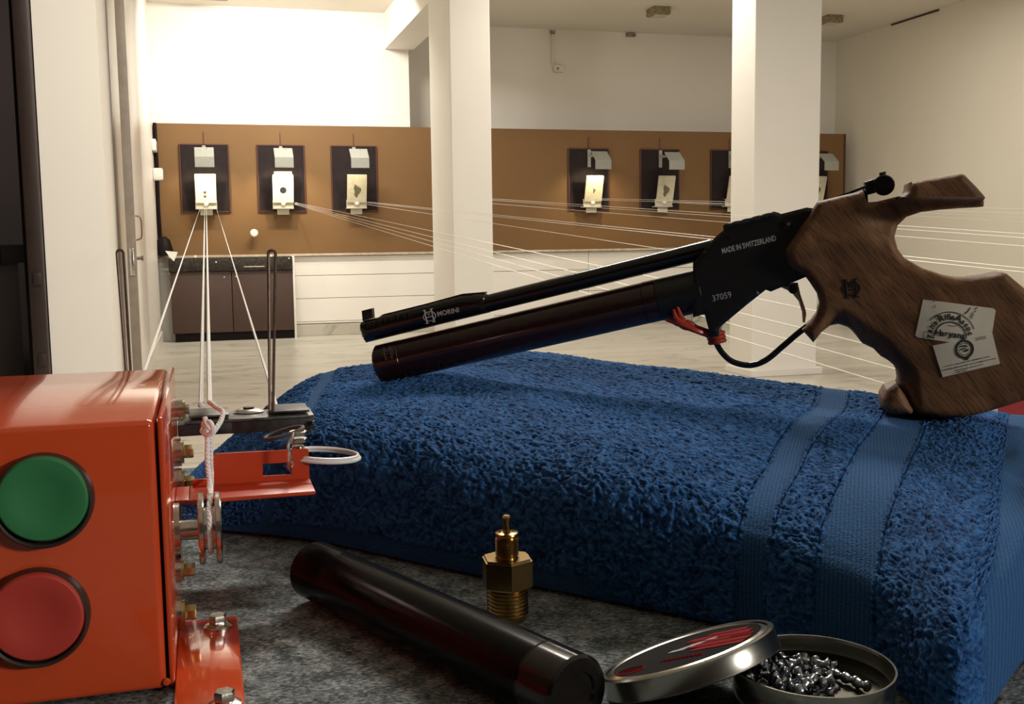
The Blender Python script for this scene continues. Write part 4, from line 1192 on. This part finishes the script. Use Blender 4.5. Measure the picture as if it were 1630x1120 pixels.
# red and white carton behind the towel
p = PZ(1600, 660, 0.775)
t = thing('carton', 'red and white carton mostly hidden behind the pistol grip', 'box', (p.x, p.y, ZT))
u_ = Vector((math.cos(-.28), math.sin(-.28), 0)); v_ = Vector((-u_.y, u_.x, 0))
def cbox(o_, a, c_, dpt, h0, h1):
    bb_ = BM(); q = Vector((p.x, p.y, 0)) + v_ * 0.02
    prism(bb_, [q + u_ * a + Vector((0, 0, h0)), q + u_ * c_ + Vector((0, 0, h0)), q + u_ * c_ + Vector((0, 0, h1)), q + u_ * a + Vector((0, 0, h1))], v_ * dpt)
    return bb_
hz = PZ(1620, 638, 0.79)
obj('white_end', cbox(0, -0.022, 0.004, 0.05, ZT + 0.0005, 0.7895), M['whitebox'], t, smooth=False)
obj('red_body', cbox(0, 0.004, 0.09, 0.05, ZT + 0.0005, 0.7935), M['redbox'], t, smooth=False)

# ================================================================== AIR PISTOL
G1, G2 = PD(600, 578, 0.655), PD(1480, 578, 0.572)
GU = Vector((G2.x - G1.x, G2.y - G1.y, 0)).normalized()
GN = Vector((GU.y, -GU.x, 0))
if GN.dot(CAM - G1) < 0: GN = -GN
def G(px, py, off=0.0):
    r = ray(px, py); o_ = G1 + GN * off
    return CAM + r * ((o_ - CAM).dot(GN) / r.dot(GN))


gun = thing('air_pistol', 'match air pistol with walnut grip resting on the blue towel', 'air pistol', G(1000, 640))


def chaikin(pts, it=1, keep=()):
    for _ in range(it):
        out = []
        n = len(pts)
        for i in range(n):
            a, b_ = pts[i], pts[(i + 1) % n]
            out += [(a[0] * .75 + b_[0] * .25, a[1] * .75 + b_[1] * .25), (a[0] * .25 + b_[0] * .75, a[1] * .25 + b_[1] * .75)]
        pts = out
    return pts


def slab(name, outline, T, r, m, off=None, hfun=None, step=5.0, parent=None, label=None, centre=0.0, angle=50, rim=None):
    """solid slab whose side view is the outline; thickness T, edge rounding radius r (m); hfun adds relief (m) at a side-view point"""
    parent = parent or gun
    h0 = max(T / 2 - r, 0.0)
    off = h0 if off is None else off
    P = np.array(outline, float)
    # resample the boundary
    bd = []
    n = len(P)
    for i in range(n):
        a, c_ = P[i], P[(i + 1) % n]; L_ = np.linalg.norm(c_ - a); k = max(1, int(math.ceil(L_ / step)))
        for j in range(k): bd.append(a + (c_ - a) * j / k)
    bd = np.array(bd); nb = len(bd)
    gx, gy = np.meshgrid(np.arange(P[:, 0].min(), P[:, 0].max(), step), np.arange(P[:, 1].min(), P[:, 1].max(), step))
    q = np.stack([gx.ravel(), gy.ravel()], 1)
    def dist(q):
        best = np.full(len(q), 1e9)
        for i in range(n):
            a, c_ = P[i], P[(i + 1) % n]; ab = c_ - a; t_ = np.clip(((q - a) @ ab) / (ab @ ab + 1e-12), 0, 1)
            best = np.minimum(best, np.linalg.norm(q - a - t_[:, None] * ab, axis=1))
        return best
    def inside(q):
        x, y = q[:, 0], q[:, 1]; ins = np.zeros(len(q), bool)
        for i in range(n):
            x1, y1 = P[i]; x2, y2 = P[(i + 1) % n]
            if y1 == y2: continue
            c_ = ((y1 > y) != (y2 > y)) & (x < (x2 - x1) * (y - y1) / (y2 - y1) + x1); ins ^= c_
        return ins
    q = q[inside(q) & (dist(q) > step * 0.45)]
    ppm = 0.60 / F_PX
    extra = []
    # extra rings close to the edge so the rounding is smooth
    allp = [Vector(p) for p in bd] + [Vector(p) for p in q]
    edges = [(i, (i + 1) % nb) for i in range(nb)]
    res = delaunay_2d_cdt(allp, edges, [], 1, 1e-4)
    vo, fo = res[0], res[2]
    vv = np.array([[v.x, v.y] for v in vo])
    dd = dist(vv) * ppm
    isb = dd < 1e-5
    tt = np.clip(dd / max(r, 1e-6), 0, 1)
    hh_ = h0 + (T / 2 - h0) * np.sqrt(np.clip(1 - (1 - tt) ** 2, 0, 1))
    b = BM(); fr_, bk = [], []
    for k, (x, y) in enumerate(vv):
        base = G(x, y, off) - GN * off
        e_ = hfun(x, y, dd[k]) if hfun else 0.0
        fr_.append(b.verts.new(base + GN * (centre + hh_[k] + e_)))
        bk.append(b.verts.new(base + GN * (centre - hh_[k])))
    for f in fo:
        try:
            b.faces.new([fr_[i] for i in f]); b.faces.new([bk[i] for i in reversed(f)])
        except ValueError: pass
    for e in [e for e in b.edges if e.is_boundary and e.verts[0] in set(fr_)] if False else []: pass
    # side wall
    cnt = {}
    for f in fo:
        for i in range(len(f)):
            e = (f[i], f[(i + 1) % len(f)]); cnt[e] = 1
    for (i, j) in list(cnt):
        if (j, i) not in cnt:
            try: b.faces.new([fr_[j], fr_[i], bk[i], bk[j]])
            except ValueError: pass
    if h0 < 1e-6: bmesh.ops.remove_doubles(b, verts=b.verts, dist=1e-6)
    bmesh.ops.recalc_face_normals(b, faces=b.faces)
    return obj(name, b, m, parent, label=label, angle=angle)


# compressed air cylinder of the pistol
def gtube(name, a, c_, r0, r1, m, n=48, off=0.0, ends=0.0015, label=None, parent=None):
    A_, B_ = G(*a, off), G(*c_, off); L_ = (B_ - A_).length
    b = BM(); lathe(b, [(0, 0), (r0 - ends, 0), (r0, ends), (r1, L_ - ends * .3), (r1 - ends * .3, L_), (0, L_)], A_, (B_ - A_), n)
    return obj(name, b, m, parent or gun, label=label)


gtube('cylinder_cap', (604, 579.5), (645, 570), 0.01205, 0.01205, M['cyl'], label='polished dark red end cap of the cylinder')
gtube('air_cylinder_body', (645, 570), (1028, 482), 0.0119, 0.0119, M['cyl'], ends=0.0002, label='dark maroon pressed-air cylinder')
gtube('cylinder_band', (1028, 482), (1049, 477.2), 0.01205, 0.01205, M['cyl'], ends=0.0003)
gtube('cylinder_collar', (1049, 477.2), (1118, 461.5), 0.01215, 0.01215, M['gunblack'], ends=0.0004)
# barrel, shroud, sights
gtube('barrel', (770, 484.6), (1135, 395), 0.00520, 0.00520, M['barrel'], label='thin black barrel')
sh = slab('barrel_shroud', [(574.5, 512), (603, 504), (609, 500.5), (640, 493), (680, 483), (735, 468.5), (771, 465), (778.5, 470), (780, 497), (720, 511.5), (583, 545), (577.5, 535), (574, 522)], 0.0134, 0.0062, M['barrel'], off=0.0, step=3.0, label='black barrel shroud with side slots')
for k in range(8):
    x = 584 + 9.2 * k + (k > 4) * 2; y = 519 - 0.247 * (x - 584)
    b = BM(); p_ = G(x, y, 0.0058); d_ = (G(x + 4, y - 1, 0.0058) - p_).normalized(); up_ = GN.cross(d_).normalized()
    if up_.z < 0: up_ = -up_
    m4 = Matrix.Translation(p_) @ Matrix((d_, GN, up_)).transposed().to_4x4()
    box(b, (-0.0008, -0.0025, -0.0020), (0.0008, 0.0008, 0.0020), 0.0003, 1, m4); obj('side_slot', b, M['kick'], sh)
slab('front_sight', [(575.5, 494.5), (591.5, 490.5), (593, 506), (577, 511)], 0.0045, 0.0004, M['gunblack'], off=0.002)
slab('sight_rail', [(603, 505), (609, 500), (640, 492.5), (660, 487.5), (680, 482.5), (735, 467.5), (771, 464.5), (771, 467), (736, 471), (604, 507)], 0.006, 0.0005, M['gunblack'], off=0.003)
# frame
rec = [(1103, 417.5), (1139, 377), (1152, 366), (1151, 358.6), (1158.6, 355), (1180, 350), (1232, 337), (1240, 339), (1243, 340.5), (1284, 330), (1294, 331.5), (1300, 380), (1300, 432), (1297, 446), (1283, 440.5), (1270, 446), (1227, 464),
       (1219, 461), (1190, 484), (1146, 520.5), (1143, 535), (1130, 537), (1128, 524), (1121.5, 500), (1103, 505)]
recv = slab('receiver', rec, 0.0235, 0.0012, M['gunblack'], step=6.0, angle=30, label='matt black metal receiver')
slab('top_cover', [(1151, 359), (1158.6, 355), (1232, 336.5), (1240, 338.5), (1236, 343), (1156, 364)], 0.0265, 0.0008, M['blackplate'], step=4)
b = BM(); c = G(1254, 358, 0.0117); lathe(b, [(0, 0), (0.0028, 0), (0.0026, 0.0008), (0, 0.0009)], c, GN, 20); obj('frame_screw', b, M['gunblack'], gun)
b = BM(); lathe(b, [(0, 0), (0.0012, 0), (0.0010, 0.0006), (0, 0.0007)], G(1255, 356, 0.0126), GN, 14); obj('screw_pin', b, M['chrome'], gun)
b = BM(); lathe(b, [(0, 0), (0.0008, 0), (0.0007, 0.0004), (0, 0.0005)], G(1160, 379, 0.0118), GN, 12); obj('small_pin', b, M['barrel'], gun)
# trigger guard and trigger
b = BM()
gp = [G(*p) for p in ((1137, 526), (1141, 547), (1153, 565), (1169, 576.5), (1194, 581), (1219, 573), (1246, 551), (1268, 532), (1285, 519))]
sp = spline(gp, 6); tube(b, sp, 0.0017, 12); obj('trigger_guard', b, M['barrel'], gun)
slab('trigger', [(1243, 457), (1262, 450), (1270, 450), (1274, 468.6), (1282, 492), (1283.5, 500), (1281.5, 513), (1277.5, 513), (1276.5, 496), (1271, 479), (1262, 468), (1252, 461)], 0.0060, 0.0012, M['trigger'], step=3, label='brass coloured trigger blade')
b = BM(); lathe(b, [(0, 0), (0.0024, 0), (0.0022, 0.0012), (0, 0.0013)], G(1262, 460.5, 0.003), GN, 18); obj('trigger_pivot', b, M['gunblack'], gun)

# wooden grip
grip_o = [(1293, 333), (1301, 321), (1340, 311.5), (1374, 304), (1380, 322), (1395.5, 321), (1431, 312.5), (1441, 307), (1444, 300), (1444.6, 292), (1523.5, 279), (1529, 280.5), (1549, 301), (1567, 322), (1566, 328.5), (1535, 330), (1503, 332.5), (1467, 337), (1443, 345), (1429, 359), (1423.5, 377), (1428, 396),
          (1438.6, 410), (1467, 426), (1503, 438), (1521, 441.5), (1539, 442.5), (1570, 439), (1594, 433.5), (1600, 434.5), (1632, 461), (1668, 498), (1684, 560), (1676, 612), (1640, 632), (1562, 656), (1532, 662.5), (1497, 663.5), (1462, 658),
          (1440, 640), (1430, 614), (1432, 606), (1430, 592), (1423, 581), (1413, 573), (1402, 567), (1390.5, 555), (1372, 546), (1362.7, 534), (1356, 526), (1349, 520.5), (1335, 516), (1321, 518), (1308, 527), (1301, 536), (1294.5, 544), (1277, 524.5), (1291, 512), (1300, 500), (1304.5, 483), (1300, 466), (1288.6, 448.6), (1280, 437),
          (1262, 428), (1255, 420), (1250, 398), (1286, 345)]


def seg_d(x, y, a, c_):
    ax_, ay_ = a; bx2, by2 = c_; dx, dy = bx2 - ax_, by2 - ay_; t_ = max(0, min(1, ((x - ax_) * dx + (y - ay_) * dy) / (dx * dx + dy * dy)))
    return math.hypot(x - ax_ - t_ * dx, y - ay_ - t_ * dy)


def sm(a, c_, x):
    t_ = max(0.0, min(1.0, (x - a) / (c_ - a))); return t_ * t_ * (3 - 2 * t_)


def grip_relief(x, y, d):
    e = 0.0
    # thumb shelf stands proud, with an overhang shading the hollow below it
    shelf_line = 317 if x > 1430 else 317 + (1430 - x) * 0.30
    wgt = sm(1385, 1450, x)
    above = sm(shelf_line + 3, shelf_line - 2, y)
    e += 0.011 * wgt * above
    # hollow behind the hand web and below the shelf
    e -= 0.0060 * math.exp(-(((x - 1415) / 34) ** 2 + ((y - 352) / 26) ** 2))
    e -= 0.004 * sm(1430, 1470, x) * sm(316, 322, y) * sm(345, 335, y)
    # ridge running back from the frame
    yl = 388 - 0.20 * (x - 1250) * 1.0
    e += 0.0022 * math.exp(-((y - (400 - 0.16 * (x - 1250))) / 16) ** 2) * sm(1425, 1380, x)
    # finger side: falls away towards the front strap
    dd_ = min(seg_d(x, y, (1335, 516), (1390, 555)), seg_d(x, y, (1390, 555), (1432, 600)), seg_d(x, y, (1432, 600), (1436, 640)))
    e -= 0.0055 * (1 - sm(0, 30, dd_))
    e += 0.0030 * math.exp(-(((x - 1505) / 70) ** 2 + ((y - 520) / 70) ** 2)) 
    return e


grip = slab('grip', grip_o, 0.034, 0.005, M['wood'], off=0.009, hfun=grip_relief, step=4.0, angle=75, label='carved walnut grip with a thumb shelf')
slab('palm_rest', [(1403, 646), (1404, 633), (1411, 621), (1430, 613.5), (1440, 627), (1453, 650), (1452, 658), (1425, 658.5), (1411, 655)], 0.040, 0.006, M['wood'], off=0.012, step=3.0, label='separate lighter wooden palm rest under the grip')
# rear sight
slab('rear_sight_arm', [(1330, 313), (1352, 305), (1378, 295), (1378, 299), (1352, 309)], 0.006, 0.0005, M['gunblack'], off=0.002, step=3)
slab('rear_sight_post', [(1374, 300), (1381, 309), (1382, 323), (1377, 322)], 0.010, 0.0005, M['gunblack'], off=0.004, step=3)
rs = slab('rear_sight', [(1376, 289.5), (1399, 282), (1412, 279), (1420, 286), (1422.5, 295), (1417, 306), (1406, 310), (1395.5, 306), (1380, 310)], 0.014, 0.001, M['gunblack'], off=0.006, step=3)
slab('sight_nub', [(1400, 274.5), (1410, 272.5), (1412, 282), (1401, 284)], 0.006, 0.0005, M['gunblack'], off=0.003, step=3)
b = BM(); prof = [(0, 0), (0.0050, 0), (0.0054, 0.0006), (0.0054, 0.0030), (0.0048, 0.0036), (0, 0.0036)]; lathe(b, prof, G(1406.5, 295, 0.0075), GN, 28); obj('adjusting_knob', b, M['barrel'], rs)


# lettering on the pistol
def gtext(s, a, c_, off, m, name='lettering', height=None, parent=None, bold=0.0, label=None):
    A_, B_ = G(*a, off), G(*c_, off); ex = (B_ - A_); W = ex.length; ex.normalize()
    ey = GN.cross(ex); ey = ey if ey.z > 0 else -ey
    b = text_bm(s, A_, ex, ey, GN, height=height, width=W, bold=bold)
    return obj(name, b, m, parent or gun, smooth=False, label=label)


PXM = 0.62 / F_PX
gtext('MORINI', (697, 503.2), (731, 496.2), 0.00695, M['grey_print'], height=7.5 * PXM, parent=sh, bold=0.02)
gtext('MADE IN SWITZERLAND', (1150, 403.5), (1236, 382.5), 0.01190, M['grey_print'], height=7.8 * PXM, parent=recv, bold=0.02)
gtext('37059', (1135, 479.5), (1165, 472.8), 0.01190, M['grey_print'], height=9 * PXM, parent=recv)
gtext('DO NOT FILL AIR CYLINDER OVER 200 BAR. NO OXYGEN. RISK OF COMBUSTION', (703, 551.5), (962, 491), 0.01215, M['tubetext'], height=6.5 * PXM)
# monogram: C and M interlaced, with the foot strokes
def monogram(cx_, cy_, s, off, m, slope, parent, bw=0.0):
    b = BM()
    ca, sa = math.cos(slope), math.sin(slope)
    q = lambda x, y: G(cx_ + (x * ca + y * sa) * s, cy_ + (-x * sa + y * ca) * s, off)
    w_ = s * 0.030 * PXM
    def stroke(pts, ww=w_): tube(b, [q(*p) for p in pts], ww, 5)
    stroke([(0.05 + .42 * math.cos(a), .02 + .30 * math.sin(a)) for a in [math.radians(t_) for t_ in range(50, 311, 20)]])
    stroke([(-.05 + .47 * math.cos(a), .02 + .30 * math.sin(a)) for a in [math.radians(t_) for t_ in range(-50, 51, 20)]])
    stroke([(-.22, .42), (-.22, -.42), (0, -.08), (.22, -.42), (.22, .42)], w_ * 1.3)
    stroke([(-.32, -.42), (-.14, -.42)]); stroke([(.14, -.42), (.32, -.42)])
    stroke([(-.32, .42), (-.12, .42)]); stroke([(.12, .42), (.32, .42)]); stroke([(-.22, .05), (.22, .05)])
    return obj('monogram', b, m, parent, smooth=False)


monogram(683, 503, 25, 0.00670, M['grey_print'], math.radians(13), sh)
monogram(1355, 458.5, 34, 0.01725, M['burn'], math.radians(6), grip)
monogram(617, 562, 22, 0.01195, M['dim_print'], math.radians(13), gun)

# stickers on the grip
def surf(px, py, lift=0.0):
    """point on the front of the grip near this side-view point"""
    off = 0.0172
    for _ in range(3):
        off_n = 0.017 + grip_relief(px, py, 0.02)
        off = off_n
    base = G(px, py, 0.009) - GN * 0.009
    return base + GN * (off + lift)


def sticker(name, poly, lift, label):
    P = np.array(poly, float); step = 5; allp = []; n = len(P)
    bd = []
    for i in range(n):
        a, c_ = P[i], P[(i + 1) % n]; k = max(1, int(np.linalg.norm(c_ - a) / step))
        for j in range(k): bd.append(Vector(a + (c_ - a) * j / k))
    nb = len(bd)
    gx, gy = np.meshgrid(np.arange(P[:, 0].min(), P[:, 0].max(), step), np.arange(P[:, 1].min(), P[:, 1].max(), step))
    for x, y in zip(gx.ravel(), gy.ravel()):
        ins = False
        for i in range(n):
            x1, y1 = P[i]; x2, y2 = P[(i + 1) % n]
            if (y1 > y) != (y2 > y) and x < (x2 - x1) * (y - y1) / (y2 - y1) + x1: ins = not ins
        if ins and min(seg_d(x, y, P[i], P[(i + 1) % n]) for i in range(n)) > 2: bd.append(Vector((x, y)))
    res = delaunay_2d_cdt(bd, [(i, (i + 1) % nb) for i in range(nb)], [], 1, 1e-4)
    b = BM(); vs = [b.verts.new(surf(v.x, v.y, lift)) for v in res[0]]
    for f in res[2]: b.faces.new([vs[i] for i in f])
    for f in b.faces:
        f.normal_update()
        if f.normal.dot(GN) < 0: f.normal_flip()
    give_depth(b, GN, 0.00012)
    return obj(name, b, M['paper'], grip, smooth=False, label=label)


s1 = sticker('sticker', [(1466, 475), (1500, 478.5), (1540, 484), (1576, 488.5), (1580, 492), (1574, 530), (1573, 545), (1505, 541), (1457, 534), (1454, 530)], 0.0002, 'upper paper sticker with a round stamp')
s2 = sticker('sticker', [(1481, 546.5), (1520, 538.5), (1574.5, 527), (1580, 549), (1587, 575.5), (1540, 586), (1497, 596.5), (1489, 572)], 0.0004, 'lower paper sticker with a small emblem')


def ink_line(b, pts, w_, lift=0.00062):
    for p, q in zip(pts, pts[1:]):
        A_, B_ = surf(*p, lift), surf(*q, lift); d_ = (B_ - A_)
        if d_.length < 1e-7: continue
        up_ = GN.cross(d_.normalized()) * w_ * PXM / 2
        vs = [b.verts.new(x) for x in (A_ - up_, B_ - up_, B_ + up_, A_ + up_)]; b.faces.new(vs)


def arc(cx_, cy_, r, a0, a1, n=30): return [(cx_ + r * math.cos(math.radians(a0 + (a1 - a0) * k / n)), cy_ - r * math.sin(math.radians(a0 + (a1 - a0) * k / n))) for k in range(n + 1)]


def ink_char(b, ch, px, py, ang, hpx, lift=0.00062, bold=0.035):
    """one letter, baseline centre at px,py, upright direction ang (deg, 90 = up)"""
    if ch == ' ': return
    o_ = surf(px, py, lift)
    up_ = (surf(px + math.cos(math.radians(ang)), py - math.sin(math.radians(ang)), lift) - o_).normalized()
    rt2 = (surf(px + math.sin(math.radians(ang)), py + math.cos(math.radians(ang)), lift) - o_).normalized()
    tmp = text_bm(ch, o_, rt2, up_, GN, height=hpx * PXM * .93, bold=bold)
    vs = [v.co for v in tmp.verts]
    if not vs: tmp.free(); return
    wd = max((v - o_).dot(rt2) for v in vs)
    mp_ = {}
    for v in tmp.verts: mp_[v] = b.verts.new(v.co - rt2 * wd / 2)
    for f in tmp.faces: b.faces.new([mp_[v] for v in f.verts])
    tmp.free()


b = BM()
ink_line(b, arc(1507, 535, 41, 138, 20), 1.2); ink_line(b, arc(1507, 535, 41, 180, 165, 6), 0.8)
ink_line(b, arc(1507.5, 535, 25.5, 182, -2), 1.6)
ink_line(b, arc(1512, 492, 26, -80, -18, 10) if False else [(1531, 497), (1536, 493), (1540, 487)], 1.4)
ink_line(b, [(1504, 514), (1511, 516), (1520, 515.5)], 0.7)
txt = 'yana Rifle Assoc'
angs = [174, 160, 146, 133, 121, 113, 102, 95, 89.5, 82, 73, 65, 50, 38, 26, 13]
for ch, a in zip(txt, angs):
    ink_char(b, ch, 1507 + 29.5 * math.cos(math.radians(a)), 535 - 29.5 * math.sin(math.radians(a)), a, 8.2 if ch.islower() else 9.4)
for k, ch in enumerate('Haryana'):
    ink_char(b, ch, 1488.5 + 6.6 * k, 530.0 + 0.85 * k, 83, 8.6)
for k, ch in enumerate('tion'):
    ink_char(b, ch, 1546.5 - 1.5 * k - (2.5 if k > 1 else 0), 490 + 4.5 * k, 30, 6.5, bold=0.0)
for k, ch in enumerate('ra,'):
    ink_char(b, ch, 1482 + 1.2 * k, 480 + 7 * k, 70, 5, bold=0.0)
obj('stamp_print', b, M['ink'], s1, smooth=False)
b = BM()
ink_line(b, arc(1530.5, 552, 13.2, 0, 360, 40), 3.0, 0.0008); ink_line(b, arc(1530.5, 552, 9.4, 0, 360, 30), 0.8, 0.0008)
ink_line(b, [(1525, 548), (1530, 546.5), (1535, 548)], 2, 0.0008); ink_line(b, [(1524, 554), (1528, 551), (1533, 551)], 1.5, 0.0008); ink_line(b, [(1530, 555), (1535, 554), (1536, 552)], 3, 0.0008)
ink_line(b, [(1525, 538), (1529, 535.5), (1532, 538)], 1.4, 0.0008); ink_line(b, [(1530, 566), (1534, 569), (1537, 565)], 2.2, 0.0008)
for k, ch in enumerate('2003'): ink_char(b, ch, 1550 + 4.3 * k, 538.5 - 0.7 * k, 97, 4.8, 0.0008, 0.0)
random.seed(3)
for (xa, ya, xb, yb_) in ((1500, 579.5, 1571, 563.5), (1495, 586, 1581, 566.5), (1517, 586, 1561, 576), (1518, 589, 1536, 585)):
    n__ = int((xb - xa) / 3.2)
    for k in range(n__):
        x = xa + (xb - xa) * k / n__; y = ya + (yb_ - ya) * k / n__
        l_ = random.uniform(1.6, 2.9); ink_line(b, [(x, y), (x + l_, y - l_ * .22)], random.uniform(0.8, 1.5), 0.0008)
obj('emblem_print', b, M['ink'], s2, smooth=False)

# red tie around the trigger guard
t = thing('red_tie', 'twisted red plastic tie knotted round the trigger guard', 'tie', G(1110, 520, 0.01))
b = BM()
for k, pts in enumerate([[(1060, 509), (1085, 517), (1110, 527), (1143, 536)], [(1072, 492), (1078, 508), (1100, 522), (1128, 533), (1146, 534)], [(1078, 488), (1084, 503), (1095, 516), (1118, 524), (1140, 530)],
                         [(1074, 512), (1090, 521), (1108, 523), (1135, 541)], [(1066, 505), (1078, 515), (1098, 514), (1120, 530)]]):
    pp = [G(x, y, 0.0085 + 0.002 * math.sin(i + k) - (0.006 if i == len(pts) - 1 else 0)) for i, (x, y) in enumerate(pts)]
    sp = spline(pp, 6); tube(b, sp, [0.0008 + 0.0009 * math.sin(PI * i / (len(sp) - 1)) for i in range(len(sp))], 7)
obj('strands', b, M['redtie'], t)
b = BM()
cg = (G(1140.5, 537))
axv = (G(1142, 545) - G(1139, 530)).normalized(); xx_, yy_ = frame_of(axv)
for dz in (-0.0022, 0.0, 0.0022):
    tube(b, [cg + axv * dz + (xx_ * math.cos(a) + yy_ * math.sin(a)) * 0.0042 for a in [2 * PI * k / 20 for k in range(20)]], 0.0013, 7, closed=True)
obj('wrap', b, M['redtie'], t)
